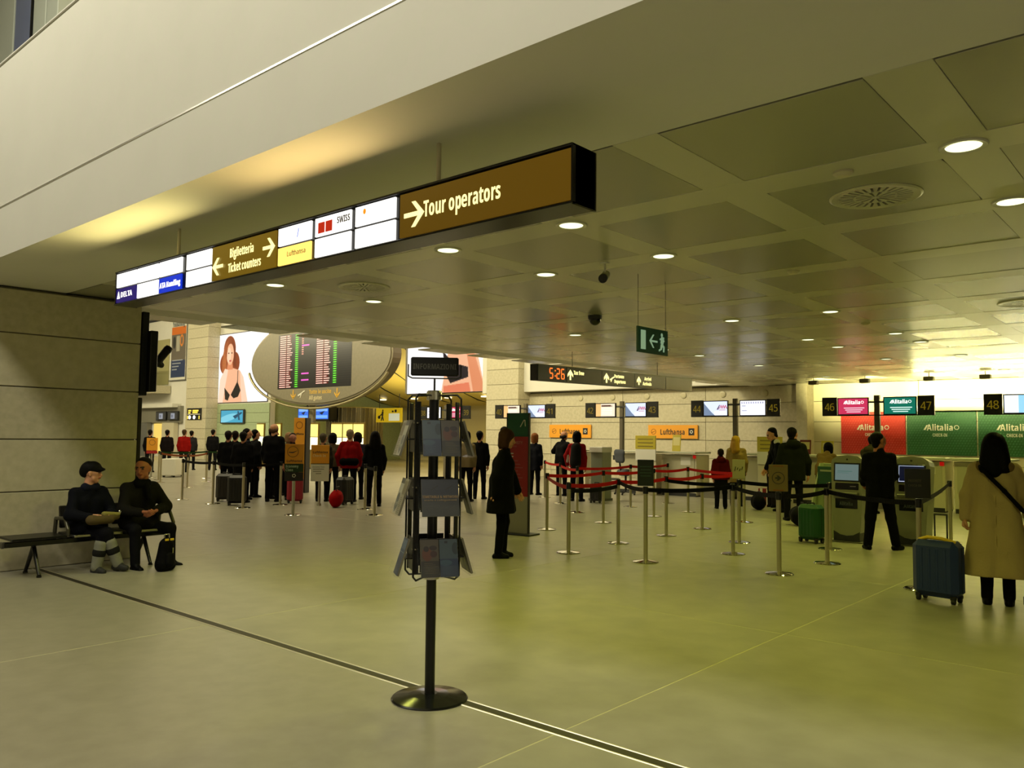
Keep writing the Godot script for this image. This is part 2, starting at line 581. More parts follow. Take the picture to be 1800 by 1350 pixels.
func hall_shell() -> void:
	var courses := [0.0, 0.3, 0.905, 1.515, 2.13, 2.755, 3.3]
	var w := struct("wall_right", bxm(Vector3(25.32, 1.8, -8.2), Vector3(0.3, 3.6, 30.2), M.gap))
	clad(w, 25.14, -23.2, -9.85, 3.4, courses, [M.stone, M.stone2])
	clad(w, 25.14, -9.85, 6.9, 3.7, courses, [M.cream, M.cream])
	part(w, "pilaster", bxm(Vector3(24.85, 1.65, -9.68), Vector3(0.56, 3.3, 0.34), M.stone, 0.008))
	# tall upper wall of the hall, standing proud of the lower wall
	part(w, "bulkhead", bxm(Vector3(25.0, 6.2, -17.4), Vector3(0.5, 5.7, 11.7), M.plaster, 0.01))
	# columns of stacked blocks
	for c in [[-20.97, -22.7, "wall_column_a"], [-45.4, -47.85, "wall_column_b"]]:
		var col := struct("trim_3" if c[0] > -30 else "trim_4", bxm(Vector3(24.8, 4.5, (c[0] + c[1]) / 2), Vector3(0.72, 9.0, absf(c[0] - c[1]) - 0.03), M.gap))
		for k in 15:
			part(col, "block", bxm(Vector3(0, 0.303, 0), Vector3(0.8, 0.597, absf(c[0] - c[1])), M.stone if k % 2 else M.stone2, 0.008), Vector3(24.8, k * 0.61, (c[0] + c[1]) / 2))
	# wall over the opening to the gates and the wall behind the first poster
	part(w, "upper_wall", bxm(Vector3(25.3, 6.3, -25.8), Vector3(0.3, 5.6, 5.5), M.plaster))
	var w2 := struct("wall_far", bxm(Vector3(25.35, 4.5, -51.0), Vector3(0.3, 9.0, 22.4), M.plaster))
	clad(w2, 25.16, -45.4, -39.8, 6.0, [0.0, 1.5, 2.2, 2.75, 3.3], [mottled(Color(0.6, 0.66, 0.52), Color(0.64, 0.7, 0.56), 0.5, 2, 0.02, 29), mottled(Color(0.6, 0.66, 0.52), Color(0.64, 0.7, 0.56), 0.5, 2, 0.02, 29)])
	part(w2, "ledge", bxm(Vector3(24.9, 3.3, -55.5), Vector3(0.6, 0.25, 11.0), M.plaster, 0.01))
	part(w2, "shop_front", bxm(Vector3(25.1, 2.75, -54.9), Vector3(0.24, 1.05, 10.5), mat(Color(0.5, 0.49, 0.43), 0.5)))
	part(w2, "shop_pillar", bxm(Vector3(25.0, 1.1, -51.0), Vector3(0.3, 2.2, 1.6), M.cream))
	part(w2, "shop_pillar", bxm(Vector3(25.0, 1.1, -54.6), Vector3(0.3, 2.2, 1.4), M.grey))
	part(w2, "lit_niche_lamp", bxm(Vector3(25.15, 1.2, -52.7), Vector3(0.1, 1.9, 1.5), glow(Color(1, 0.86, 0.42), 0.8)))
	# balcony with a glass front
	part(w2, "balcony_slab", bxm(Vector3(24.6, 4.35, -54.6), Vector3(1.1, 0.5, 6.4), M.stone2))
	part(w2, "balcony_niche", bxm(Vector3(25.18, 6.2, -54.3), Vector3(0.06, 3.0, 5.0), mat(Color(0.62, 0.6, 0.42), 0.6)))
	part(w2, "balcony_glass", bxm(Vector3(24.12, 5.2, -54.6), Vector3(0.03, 1.2, 6.3), glass(Color(0.8, 0.9, 0.7), 0.25)))
	part(w2, "balcony_rail", bxm(Vector3(24.1, 5.85, -54.6), Vector3(0.06, 0.06, 6.4), M.black))
	for z in [-51.5, -53.2, -54.9]:
		part(w2, "balcony_post", bxm(Vector3(24.1, 5.2, z), Vector3(0.06, 1.3, 0.06), M.black))
	struct("wall_hall_end", bxm(Vector3(14, 4.5, -60.0), Vector3(24, 9, 0.2), M.plaster))
	struct("wall_hall_side", bxm(Vector3(2.2, 1.65, -36.0), Vector3(0.2, 3.3, 49.0), M.plaster))
	struct("wall_hall_upper", bxm(Vector3(14.8, 6.4, -11.65), Vector3(20.6, 5.8, 0.2), M.plaster))
	var hc := struct("ceiling", bxm(Vector3(14, 9.3, -36.0), Vector3(24, 0.2, 49), M.plaster))
	for z in [-17.0, -25.0, -33.0, -41.0, -50.0]:  # unseen panels added to go with the hall lights
		part(hc, "unseen_light_panel", bxm(Vector3(9.0, 8.95, z), Vector3(3, 0.1, 3), glow(Color(1, 0.95, 0.8), 1.0)))
		var tilted := part(hc, "unseen_light_panel", bxm(Vector3(-0.12, 0, 0), Vector3(0.1, 1.6, 4), glow(Color(1, 0.95, 0.8), 1.0)), Vector3(15.0, 8.6, z))
		tilted.rotation.z = -0.29
	# the passage to the gates: warm room with a sagging sail ceiling held by dark battens
	var gr := struct("wall_gate", bxm(Vector3(35.0, 4.2, -31.5), Vector3(0.2, 8.4, 20), mat(Color(0.78, 0.74, 0.56), 0.6)))
	part(gr, "gate_side_wall", bxm(Vector3(30.2, 4.2, -22.9), Vector3(9.6, 8.4, 0.2), M.cream))
	part(gr, "gate_side_wall", bxm(Vector3(30.2, 4.2, -40.1), Vector3(9.6, 8.4, 0.2), mottled(Color(0.6, 0.66, 0.52), Color(0.64, 0.7, 0.56), 0.5, 2, 0.02, 31)))
	part(gr, "gate_roof", bxm(Vector3(30.2, 8.2, -31.5), Vector3(9.8, 0.1, 17.6), M.gap))
	var sail := mat(Color(0.82, 0.74, 0.42), 0.45)
	for k in 6:
		var g := G.new()
		var z0 := -40.0 + k * 2.85
		for s in 10:
			var a := float(s) / 10
			var b := float(s + 1) / 10
			var ya := 3.35 + 4.2 * pow(1.0 - a, 1.7)
			var yb := 3.35 + 4.2 * pow(1.0 - b, 1.7)
			g.quad(Vector3(25.4 + a * 9.6, ya, z0), Vector3(25.4 + b * 9.6, yb, z0), Vector3(25.4 + b * 9.6, yb, z0 + 2.8), Vector3(25.4 + a * 9.6, ya, z0 + 2.8))
			g.quad(Vector3(25.4 + a * 9.6, ya + 0.02, z0 + 2.8), Vector3(25.4 + b * 9.6, yb + 0.02, z0 + 2.8), Vector3(25.4 + b * 9.6, yb + 0.02, z0), Vector3(25.4 + a * 9.6, ya + 0.02, z0))
		part(gr, "ceiling_sail", g.mesh(sail))
		part(gr, "ceiling_batten", G.new().tube([Vector3(25.4, 7.53, z0), Vector3(27.32, 6.2, z0), Vector3(29.24, 5.1, z0), Vector3(31.16, 4.2, z0), Vector3(33.08, 3.6, z0), Vector3(35, 3.33, z0)], 0.035, 6).mesh(M.black))
		part(gr, "ceiling_lamp", bxm(Vector3(32.4, 3.72, z0 + 1.2), Vector3(0.3, 0.08, 0.3), glow(Color(1, 0.95, 0.8), 1.5)))

# ---------------------------------------------------------------- ceiling fittings
func downlights() -> void:
	var ring := G.new().lathe([[0.098, 0.0], [0.098, -0.008], [0.122, -0.012], [0.128, -0.006], [0.128, 0.0]], 28).mesh(mat(Color(0.8, 0.79, 0.72), 0.3))
	var refl := G.new().lathe([[0.098, -0.007], [0.09, -0.002], [0.0, -0.002]], 28).mesh(M.chrome)
	var lamp := G.new().lathe([[0.0, -0.0035], [0.088, -0.0035], [0.094, -0.0065], [0.0, -0.0065]], 28).mesh(glow(Color(0.98, 1.0, 0.8), 1.6))
	var spots := []
	for k in [0, 1, 4, 6, 7, 9, 12]:
		for m in [0, 2, 3, 5]:
			spots.append([k, m])
	var rows := {0: "front", 1: "second", 4: "third", 6: "fourth", 7: "fifth", 9: "sixth", 12: "farthest"}
	var cols := {0: "rightmost", 2: "second from the right", 3: "third from the right", 5: "leftmost"}
	for s in spots:
		var p := Vector3(XB + XS * s[0], CEIL, ZB + ZS * s[1])
		var lb := "round recessed ceiling downlight, %s row, %s" % [rows[s[0]], cols[s[1]]]
		var t := thing("downlight", lb, "ceiling light", p, 0.0, "recessed downlights in the ceiling bands")
		part(t, "trim_ring", ring)
		part(t, "reflector", refl)
		part(t, "lamp", lamp)
		var l := SpotLight3D.new()
		l.name = "downlight_spot"
		l.light_color = Color(0.99, 1.0, 0.45)
		l.light_energy = 2.5
		l.spot_angle = 70.0
		l.spot_angle_attenuation = 0.8
		l.spot_range = 40.0
		l.spot_attenuation = 2.0
		l.light_size = 0.09
		l.shadow_enabled = true
		t.add_child(l)
		l.position = Vector3(0, -0.02, 0)
		l.rotation = Vector3(-PI / 2, 0, 0)

func air_vent(label: String, p: Vector3) -> void:
	var t := thing("air_vent", label, "air vent", p, 0.3, "round swirl air vents in the ceiling")
	# a drum let into the ceiling, closed below by vanes with narrow slots between them
	part(t, "rim", G.new().lathe([[0.238, 0.066], [0.238, -0.006], [0.285, -0.01], [0.3, -0.002], [0.3, 0.002]], 48).mesh(M.band))
	part(t, "hub", G.new().lathe([[0.03, 0.06], [0.03, -0.008], [0.0, -0.008]], 20).mesh(M.band))
	var inner := G.new()
	var outer := G.new()
	for q in [[inner, 0.028, 0.13, 12], [outer, 0.14, 0.24, 28]]:
		var half: float = PI / float(q[3])
		var slot := 0.0085
		for e in [[q[1], q[2]]]:
			var a0: float = half - slot / e[0] if q[3] == 28 else half - 0.011 / maxf(e[0], 0.055)
			var a1: float = half - slot / e[1] if q[3] == 28 else half - 0.011 / e[1]
			var g: G = q[0]
			var w4: Array[Vector3] = [Vector3(e[0] * cos(a0), 0, -e[0] * sin(a0)), Vector3(e[1] * cos(a1), 0, -e[1] * sin(a1)), Vector3(e[1] * cos(a1), 0, e[1] * sin(a1)), Vector3(e[0] * cos(a0), 0, e[0] * sin(a0))]
			var lo := Vector3(0, -0.006, 0)
			var hi := Vector3(0, 0.006, 0)
			g.quad(w4[0] + lo, w4[1] + lo, w4[2] + lo, w4[3] + lo)
			g.quad(w4[3] + hi, w4[2] + hi, w4[1] + hi, w4[0] + hi)
			for k in 4:
				g.quad(w4[(k + 1) % 4] + lo, w4[k] + lo, w4[k] + hi, w4[(k + 1) % 4] + hi)
	var im := inner.mesh(M.band)
	var om := outer.mesh(M.band)
	for k in 28:
		part(t, "vane", om, Vector3.ZERO, TAU * k / 28)
	for k in 12:
		part(t, "vane", im, Vector3.ZERO, TAU * k / 12)
	part(t, "vane_ring", G.new().lathe([[0.128, 0.006], [0.128, -0.006], [0.142, -0.006], [0.142, 0.006]], 40).mesh(M.band))

func ceiling_things() -> void:
	air_vent("large round swirl air vent in the ceiling panel at upper right", Vector3(5.8325, CEIL, -1.76))
	air_vent("round swirl air vent just behind the middle of the long sign", Vector3(5.8325, CEIL, -7.36))
	air_vent("far round swirl air vent cut by the right edge of the photo", Vector3(11.5325, CEIL, -1.76))
	# bullet camera on a short stalk
	var c := thing("security_camera", "small grey bullet camera hanging from the ceiling on a short stalk", "camera", Vector3(6.46, CEIL, -4.46), 0.4)
	part(c, "mount", G.new().lathe([[0.0, -0.012], [0.045, -0.012], [0.05, 0.0], [0.0, 0.0]], 16).bar(Vector3(0, -0.01, 0), Vector3(0, -0.1, 0), 0.011).mesh(M.white))
	var b := part(c, "body", G.new().bar(Vector3(0, 0, -0.1), Vector3(0, 0, 0.12), 0.04, -1, 16).mesh(mat(Color(0.55, 0.54, 0.5), 0.4)), Vector3(0, -0.13, 0))
	b.rotation = Vector3(0.35, -1.5, 0)
	part(b, "lens_hood", G.new().bar(Vector3(0, 0, 0.11), Vector3(0, 0, 0.15), 0.044, -1, 16).mesh(M.black))
	# dome camera
	var d := thing("dome_camera", "black half-dome camera with a pale rim under the ceiling", "camera", Vector3(9.25, CEIL, -6.55))
	part(d, "rim", G.new().lathe([[0.0, -0.05], [0.095, -0.05], [0.1, 0.0], [0.0, 0.0]], 24).mesh(M.darkgrey))
	part(d, "dome", G.new().ball(Vector3(0, -0.05, 0), Vector3(0.085, 0.09, 0.085), 20, 10).mesh(mat(Color(0.02, 0.02, 0.02), 0.06)))
	# smoke detectors
	for a in [[7.95, -3.2, "small round smoke detector right of the ceiling centre"], [5.16, -1.75, "small pale ceiling sensor left of the big round vent"], [12.2, -3.85, "small round smoke detector far right in the ceiling"]]:
		solo("smoke_detector", G.new().lathe([[0.0, -0.03], [0.035, -0.03], [0.06, -0.012], [0.062, 0.0], [0.0, 0.0]], 20).mesh(M.cream), a[2], "detector", Vector3(a[0], CEIL, a[1]), 0.0, "ceiling sensors")
	# exit sign on two wires
	var e := thing("exit_sign", "green hanging exit sign with white door, arrow and running figure", "sign", Vector3(7.4, 2.49, -4.5))
	part(e, "panel", bxm(Vector3(0, 0.135, 0), Vector3(0.6, 0.27, 0.022), glow(Color(0.02, 0.16, 0.08), 0.35), 0.003))
	var wm := glow(Color(0.62, 0.75, 0.6), 0.5)
	part(e, "door_symbol", bxm(Vector3(-0.2, 0.135, 0.013), Vector3(0.09, 0.2, 0.004), wm))
	var ar := part(e, "arrow_symbol", arrow(0.16, 0.02, wm), Vector3(0.0, 0.135, 0.011))
	ar.rotation.z = PI
	var rm := G.new().ball(Vector3(0.17, 0.215, 0.013), Vector3(0.022, 0.022, 0.003), 12, 6)
	for s in [[0.18, 0.19, 0.165, 0.12, 0.022], [0.175, 0.18, 0.215, 0.15, 0.009], [0.17, 0.18, 0.13, 0.165, 0.009], [0.165, 0.115, 0.21, 0.085, 0.013], [0.21, 0.085, 0.205, 0.035, 0.011], [0.165, 0.115, 0.15, 0.06, 0.013], [0.15, 0.06, 0.11, 0.045, 0.01]]:
		rm.bar(Vector3(s[0], s[1], 0.012), Vector3(s[2], s[3], 0.012), s[4], -1, 8)
	part(e, "running_figure", rm.mesh(wm))
	for x in [-0.28, 0.27]:
		part(e, "wire", G.new().bar(Vector3(x, 0.26, 0), Vector3(x, 0.81, 0), 0.003, -1, 6).mesh(M.darkgrey))
	# box spotlights that wash the far check-in wall
	for k in 6:
		var f := thing("spot_projector", "small box-shaped spotlight under the bright ceiling, %s from the left" % ["first", "second", "third", "fourth", "fifth", "sixth"][k], "spotlight", Vector3(22.45, 3.19, [-8.5, -7.13, -5.56, -4.3, -2.9, -1.5][k]), 0.0, "small ceiling spotlights before the check-in wall")
		part(f, "housing", bxm(Vector3(0, -0.03, 0), Vector3(0.18, 0.11, 0.24), mat(Color(0.4, 0.37, 0.26), 0.5), 0.015))
		part(f, "lamp_face", bxm(Vector3(0.095, -0.03, 0), Vector3(0.012, 0.09, 0.2), glow(Color(1, 0.97, 0.8), 1.6)))
		var l := SpotLight3D.new()
		l.name = "projector_spot"
		l.light_color = Color(1.0, 0.96, 0.66)
		l.light_energy = 20.0
		l.spot_angle = 40.0
		l.spot_angle_attenuation = 1.0
		l.spot_range = 40.0
		l.spot_attenuation = 2.0
		l.light_size = 0.08
		l.shadow_enabled = true
		f.add_child(l)
		l.position = Vector3(0.12, -0.03, 0)
		l.rotation = Vector3(deg_to_rad(6.0), -PI / 2, 0)
		part(f, "stem", G.new().bar(Vector3(0, 0.02, 0), Vector3(0, 0.11, 0), 0.012).mesh(M.grey))

func direction_sign() -> void:
	var s := thing("direction_sign", "long black hanging sign box with lit airline panels, arrows and Tour operators text", "sign", Vector3(3.1, 2.745, -7.45), FACE_W)
	var L := 5.12
	part(s, "housing", G.new().box(Vector3(L / 2, 0.15, -0.105), Vector3(L, 0.3, 0.17), 0.004).mesh(M.satin))
	for f in [[0.006, 0.012], [0.294, 0.012]]:
		part(s, "frame_strip", bxm(Vector3(L / 2, f[0], -0.01), Vector3(L, f[1], 0.03), M.satin, 0.002))
	part(s, "end_cap", bxm(Vector3(L - 0.006, 0.15, -0.1), Vector3(0.012, 0.3, 0.2), M.satin, 0.002))
	part(s, "end_cap", bxm(Vector3(0.006, 0.15, -0.1), Vector3(0.012, 0.3, 0.2), M.satin, 0.002))
	part(s, "top_tray", bxm(Vector3(L / 2 - 0.1, 0.306, -0.1), Vector3(L - 0.3, 0.014, 0.14), M.satin))
	var o: float = -7.45
	var white := glow(Color(1, 0.99, 0.96), 1.5)
	var cols := [[-7.435, -7.05], [-7.022, -6.645], [-6.617, -6.24], [-6.16, -5.78], [-4.867, -4.487], [-4.44, -4.067], [-4.02, -3.645]]
	var low := {0: glow(Color(0.13, 0.06, 0.42), 0.9), 2: glow(Color(0.06, 0.2, 0.8), 1.0), 4: glow(Color(1.0, 0.82, 0.4), 1.6)}
	for k in cols.size():
		var x0: float = cols[k][0] - o
		var x1: float = cols[k][1] - o
		for r in 2:
			var y0 := 0.022 if r == 0 else 0.158
			part(s, "lit_sign_panel", bxm(Vector3((x0 + x1) / 2, y0 + 0.06, -0.012), Vector3(x1 - x0, 0.12, 0.012), low[k] if r == 0 and low.has(k) else white))
	var olive := glow(Color(0.43, 0.33, 0.04), 1.0)
	part(s, "lit_sign_panel", bxm(Vector3((-5.755 - 4.895) / 2 - o, 0.15, -0.012), Vector3(0.86, 0.256, 0.012), olive))
	part(s, "lit_sign_panel", bxm(Vector3((-3.6 - 2.345) / 2 - o, 0.15, -0.012), Vector3(1.255, 0.256, 0.012), glow(Color(0.35, 0.25, 0.03), 1.0)))
	var ty: Material = M.lit_text
	text(s, "Tour operators", 0.098, Vector3(-3.1 - o, 0.16, -0.006), ty, 0.59)
	part(s, "arrow_symbol", arrow(0.17, 0.026, ty), Vector3(-3.475 - o, 0.145, -0.006))
	text(s, "Biglietteria", 0.07, Vector3(-5.34 - o, 0.2, -0.006), ty, 0.32)
	text(s, "Ticket counters", 0.07, Vector3(-5.3 - o, 0.09, -0.006), ty, 0.44)
	part(s, "arrow_symbol", arrow(0.15, 0.024, ty), Vector3(-4.98 - o, 0.17, -0.006))
	var al := part(s, "arrow_symbol", arrow(0.15, 0.024, ty), Vector3(-5.66 - o, 0.12, 0.0))
	al.rotation.z = PI
	text(s, "DELTA", 0.05, Vector3(-7.23 - o, 0.085, -0.006), M.lit, 0.22)
	part(s, "triangle_mark", G.new().prism(PackedVector2Array([Vector2(-0.028, -0.03), Vector2(0.028, -0.03), Vector2(0, 0.035)]), 0, 0.003).mesh(M.lit), Vector3(-7.385 - o, 0.085, -0.006))
	text(s, "ATA Handling", 0.048, Vector3(-6.427 - o, 0.08, -0.006), M.lit, 0.35)
	var greyink := mat(Color(0.3, 0.28, 0.24), 0.6)
	text(s, "SWISS", 0.045, Vector3(-4.14 - o, 0.232, -0.006), greyink, 0.13)
	for x in [-4.37, -4.29]:
		part(s, "red_square", bxm(Vector3(x - o, 0.21, -0.005), Vector3(0.068, 0.07, 0.003), glow(Color(0.8, 0.16, 0.06), 0.8)))
	text(s, "Lufthansa", 0.035, Vector3(-4.65 - o, 0.09, -0.006), mat(Color(0.5, 0.4, 0.3), 0.6), 0.21, 0.0, false, false)
	part(s, "orange_mark", G.new().ball(Vector3.ZERO, Vector3(0.014, 0.018, 0.003), 12, 6).mesh(glow(Color(1, 0.6, 0.1), 1.0)), Vector3(-3.93 - o, 0.24, -0.005))
	part(s, "tail_mark", G.new().bar(Vector3(0, -0.03, 0), Vector3(0.015, 0.03, 0), 0.003, -1, 6).mesh(glow(Color(0.4, 0.5, 0.9), 1.0)), Vector3(-4.64 - o, 0.22, -0.005))
	for z in [-3.36, -6.457]:
		var rod := part(s, "hanging_rod", G.new().bar(Vector3(0, 0.3, 0), Vector3(0, 0.555, 0), 0.014, -1, 12).mesh(M.cream), Vector3(z - o, 0, -0.085))
		part(rod, "rod_foot", bxm(Vector3(0, 0.305, 0), Vector3(0.14, 0.014, 0.06), M.satin))
	# the lit panels light the soffit and the fascia before them
	area_light("sign_light", Vector3(3.085, 2.9, -6.62), Vector2(1.6, 0.25), Vector3(-1, 0, 0), Color(1, 0.92, 0.55), 1.7)
	area_light("sign_light", Vector3(3.085, 2.9, -4.25), Vector2(1.2, 0.25), Vector3(-1, 0, 0), Color(1, 0.84, 0.5), 1.1)

func clock_sign() -> void:
	var s := thing("clock_sign", "brown hanging sign box with red 5:26 clock and yellow arrows before the counters", "sign", Vector3(11.57, 2.64, -9.5))
	s.rotation.z = 0.011
	var L := 5.85
	part(s, "housing", bxm(Vector3(L / 2, 0.15, -0.08), Vector3(L, 0.3, 0.16), mat(Color(0.09, 0.07, 0.04), 0.4), 0.004))
	part(s, "top_edge", bxm(Vector3(L / 2, 0.305, -0.08), Vector3(L, 0.012, 0.17), M.cream))
	part(s, "clock_panel", bxm(Vector3(0.46, 0.15, 0.003), Vector3(0.86, 0.28, 0.006), mat(Color(0.02, 0.012, 0.01), 0.3)))
	var brown := mat(Color(0.27, 0.21, 0.09), 0.4)
	for a in [[0.91, 2.08], [2.1, 3.3], [3.33, 4.6], [4.63, 5.83]]:
		part(s, "sign_panel", bxm(Vector3((a[0] + a[1]) / 2, 0.15, 0.003), Vector3(a[1] - a[0], 0.28, 0.006), brown if a[0] < 4.6 else mat(Color(0.36, 0.28, 0.13), 0.4)))
	var led := glow(Color(1.0, 0.42, 0.14), 1.8)
	var segs := {"5": [0, 5, 6, 2, 3], "2": [0, 1, 6, 4, 3], "6": [0, 5, 6, 4, 2, 3]}
	var dx := 0.38
	for ch in ["5", "2", "6"]:
		var g := G.new()
		for q in segs[ch]:
			var pp: Array = [[0.06, 0.2, 0], [0.12, 0.15, 1], [0.12, 0.05, 1], [0.06, 0.0, 0], [0.0, 0.05, 1], [0.0, 0.15, 1], [0.06, 0.1, 0]][q]
			g.box(Vector3(pp[0], pp[1], 0), Vector3(0.1, 0.024, 0.006) if pp[2] == 0 else Vector3(0.024, 0.085, 0.006))
		var dg := part(s, "led_digit", g.mesh(led), Vector3(dx, 0.06, 0.01))
		dg.scale = Vector3(0.72, 0.92, 1)
		dx += 0.21 if ch == "5" else 0.145
	part(s, "led_colon", G.new().box(Vector3(0, 0.05, 0), Vector3(0.025, 0.025, 0.006)).box(Vector3(0, 0.15, 0), Vector3(0.025, 0.025, 0.006)).mesh(led), Vector3(0.545, 0.055, 0.01))
	for a in [[1.02, 0.15, 0.2], [2.25, 0.15, 0.2], [3.48, 0.15, 0.18]]:
		var ar := part(s, "arrow_symbol", arrow(a[2], 0.045, M.lit_text), Vector3(a[0], a[1], 0.008))
		ar.rotation.z = PI / 2
	text(s, "Tax free", 0.08, Vector3(1.3, 0.2, 0.008), M.lit_text, 0.34)
	text(s, "Partenze", 0.075, Vector3(2.72, 0.205, 0.008), M.lit_text, 0.36)
	text(s, "Departures", 0.075, Vector3(2.75, 0.095, 0.008), M.lit_text, 0.42)
	text(s, "Arrivi", 0.075, Vector3(3.85, 0.205, 0.008), M.lit_text, 0.28)
	text(s, "Arrivals", 0.075, Vector3(3.82, 0.095, 0.008), M.lit_text, 0.36)
	part(s, "plane_symbol", G.new().bar(Vector3(-0.07, -0.03, 0), Vector3(0.07, 0.03, 0), 0.014, -1, 8).bar(Vector3(0, 0, 0), Vector3(-0.04, -0.07, 0), 0.01, -1, 8).mesh(M.lit_text), Vector3(2.45, 0.15, 0.01))
	for x in [1.2, 4.4]:
		part(s, "hanging_wire", G.new().bar(Vector3(x, 0.3, -0.08), Vector3(x, 0.62, -0.08), 0.006, -1, 6).mesh(M.darkgrey))

# ---------------------------------------------------------------- figures: smooth-joined tapered limbs meshed as surface nets
# bone: [from, to, radius, radius, depth factor along z, colour]
func net(bones: Array, cell: float, k: float, amp := 0.0, seed_ := 1, cut := -1e9) -> Array:
	var lo := Vector3(1e9, 1e9, 1e9)
	var hi := -lo
	for b in bones:
		var r: float = maxf(b[2], b[3])
		var rv := Vector3(r, r, r * b[4])
		lo = lo.min((b[0] as Vector3).min(b[1]) - rv)
		hi = hi.max((b[0] as Vector3).max(b[1]) + rv)
	var pad := cell * 2.5 + amp + k * 0.3
	lo -= Vector3(pad, pad, pad)
	hi += Vector3(pad, pad, pad)
	var nx := int((hi.x - lo.x) / cell) + 2
	var ny := int((hi.y - lo.y) / cell) + 2
	var nz := int((hi.z - lo.z) / cell) + 2
	var f := PackedFloat32Array()
	f.resize(nx * ny * nz)
	f.fill(1.0)
	var nxy := nx * ny
	for b in bones:
		var fl: float = b[4]
		var sc := Vector3(1, 1, 1.0 / fl)
		var a: Vector3 = (b[0] - lo) * sc
		var e: Vector3 = (b[1] - lo) * sc
		var ab := e - a
		var l2: float = maxf(ab.length_squared(), 1e-8)
		var ra: float = b[2]
		var rb: float = b[3]
		var rm := maxf(ra, rb) + pad
		var mn := a.min(e) - Vector3(rm, rm, rm)
		var mx := a.max(e) + Vector3(rm, rm, rm)
		var i0 := maxi(0, int(mn.x / cell))
		var i1 := mini(nx - 1, int(mx.x / cell) + 1)
		var j0 := maxi(0, int(mn.y / cell))
		var j1 := mini(ny - 1, int(mx.y / cell) + 1)
		var k0 := maxi(0, int(mn.z * fl / cell))
		var k1 := mini(nz - 1, int(mx.z * fl / cell) + 1)
		var mul := minf(1.0, fl)
		for z in range(k0, k1 + 1):
			var pz := z * cell / fl - a.z
			for y in range(j0, j1 + 1):
				var py := y * cell - a.y
				var row := z * nxy + y * nx
				for x in range(i0, i1 + 1):
					var ap := Vector3(x * cell - a.x, py, pz)
					var t := clampf(ap.dot(ab) / l2, 0.0, 1.0)
					var d := ((ap - ab * t).length() - ra - (rb - ra) * t) * mul
					var c := f[row + x]
					var q := k - absf(d - c)
					if q > 0.0:
						f[row + x] = minf(d, c) - q * q / k * 0.25
					elif d < c:
						f[row + x] = d
	if amp > 0.0:
		var ns := FastNoiseLite.new()
		ns.seed = seed_
		ns.frequency = 4.5
		ns.fractal_octaves = 2
		for z in nz:
			for y in ny:
				var row := z * nxy + y * nx
				for x in nx:
					var c := f[row + x]
					if absf(c) < cell * 3.0:
						f[row + x] = c + amp * ns.get_noise_3d(lo.x + x * cell, (lo.y + y * cell) * 0.6, lo.z + z * cell)
	if cut > lo.y:
		for y in ny:
			var h := cut - (lo.y + y * cell)
			if h < -cell * 3.0:
				break
			for z in nz:
				var row := z * nxy + y * nx
				for x in nx:
					f[row + x] = maxf(f[row + x], h)
	var id := PackedInt32Array()
	id.resize(nx * ny * nz)
	id.fill(-1)
	var vs := PackedVector3Array()
	var far := cell * 2.0
	var off := [0, 1, nx, nx + 1, nxy, nxy + 1, nxy + nx, nxy + nx + 1]
	var edges := [[0, 1], [2, 3], [4, 5], [6, 7], [0, 2], [1, 3], [4, 6], [5, 7], [0, 4], [1, 5], [2, 6], [3, 7]]
	var crn := [Vector3(0, 0, 0), Vector3(1, 0, 0), Vector3(0, 1, 0), Vector3(1, 1, 0), Vector3(0, 0, 1), Vector3(1, 0, 1), Vector3(0, 1, 1), Vector3(1, 1, 1)]
	var g := PackedFloat32Array()
	g.resize(8)
	for z in nz - 1:
		for y in ny - 1:
			var row := z * nxy + y * nx
			for x in nx - 1:
				var o := row + x
				var f0 := f[o]
				if f0 > far or f0 < -far:
					continue
				var inside := 0
				for c in 8:
					g[c] = f[o + off[c]]
					if g[c] < 0.0:
						inside += 1
				if inside == 0 or inside == 8:
					continue
				var s := Vector3.ZERO
				var cnt := 0
				for ed in edges:
					var ga := g[ed[0]]
					var gb := g[ed[1]]
					if (ga < 0.0) != (gb < 0.0):
						var pa: Vector3 = crn[ed[0]]
						s += pa + (crn[ed[1]] - pa) * (ga / (ga - gb))
						cnt += 1
				id[o] = vs.size()
				vs.append(lo + (Vector3(x, y, z) + s / cnt) * cell)
	var ix := PackedInt32Array()
	var steps := [[1, nx, nxy], [nx, nxy, 1], [nxy, 1, nx]]
	for z in range(1, nz - 1):
		for y in range(1, ny - 1):
			var row := z * nxy + y * nx
			for x in range(1, nx - 1):
				var o := row + x
				if id[o] < 0:
					continue
				var neg := f[o] < 0.0
				for st in steps:
					if (f[o + st[0]] < 0.0) == neg:
						continue
					var p0 := id[o]
					var p1 := id[o - st[1]]
					var p2 := id[o - st[1] - st[2]]
					var p3 := id[o - st[2]]
					if p1 < 0 or p2 < 0 or p3 < 0:
						continue
					if neg:
						ix.append_array(PackedInt32Array([p0, p2, p1, p0, p3, p2]))
					else:
						ix.append_array(PackedInt32Array([p0, p1, p2, p0, p2, p3]))
	return [vs, ix]

func paint(vs: PackedVector3Array, bones: Array) -> PackedColorArray:
	var out := PackedColorArray()
	for p in vs:
		var best := 1e9
		var col := Color.WHITE
		for b in bones:
			var sc := Vector3(1, 1, 1.0 / b[4])
			var a: Vector3 = b[0] * sc
			var ab: Vector3 = b[1] * sc - a
			var ap: Vector3 = p * sc - a
			var t := clampf(ap.dot(ab) / maxf(ab.length_squared(), 1e-8), 0.0, 1.0)
			var d: float = (ap - ab * t).length() - lerpf(b[2], b[3], t)
			if d < best:
				best = d
				col = b[5]
		out.append(col)
	return out

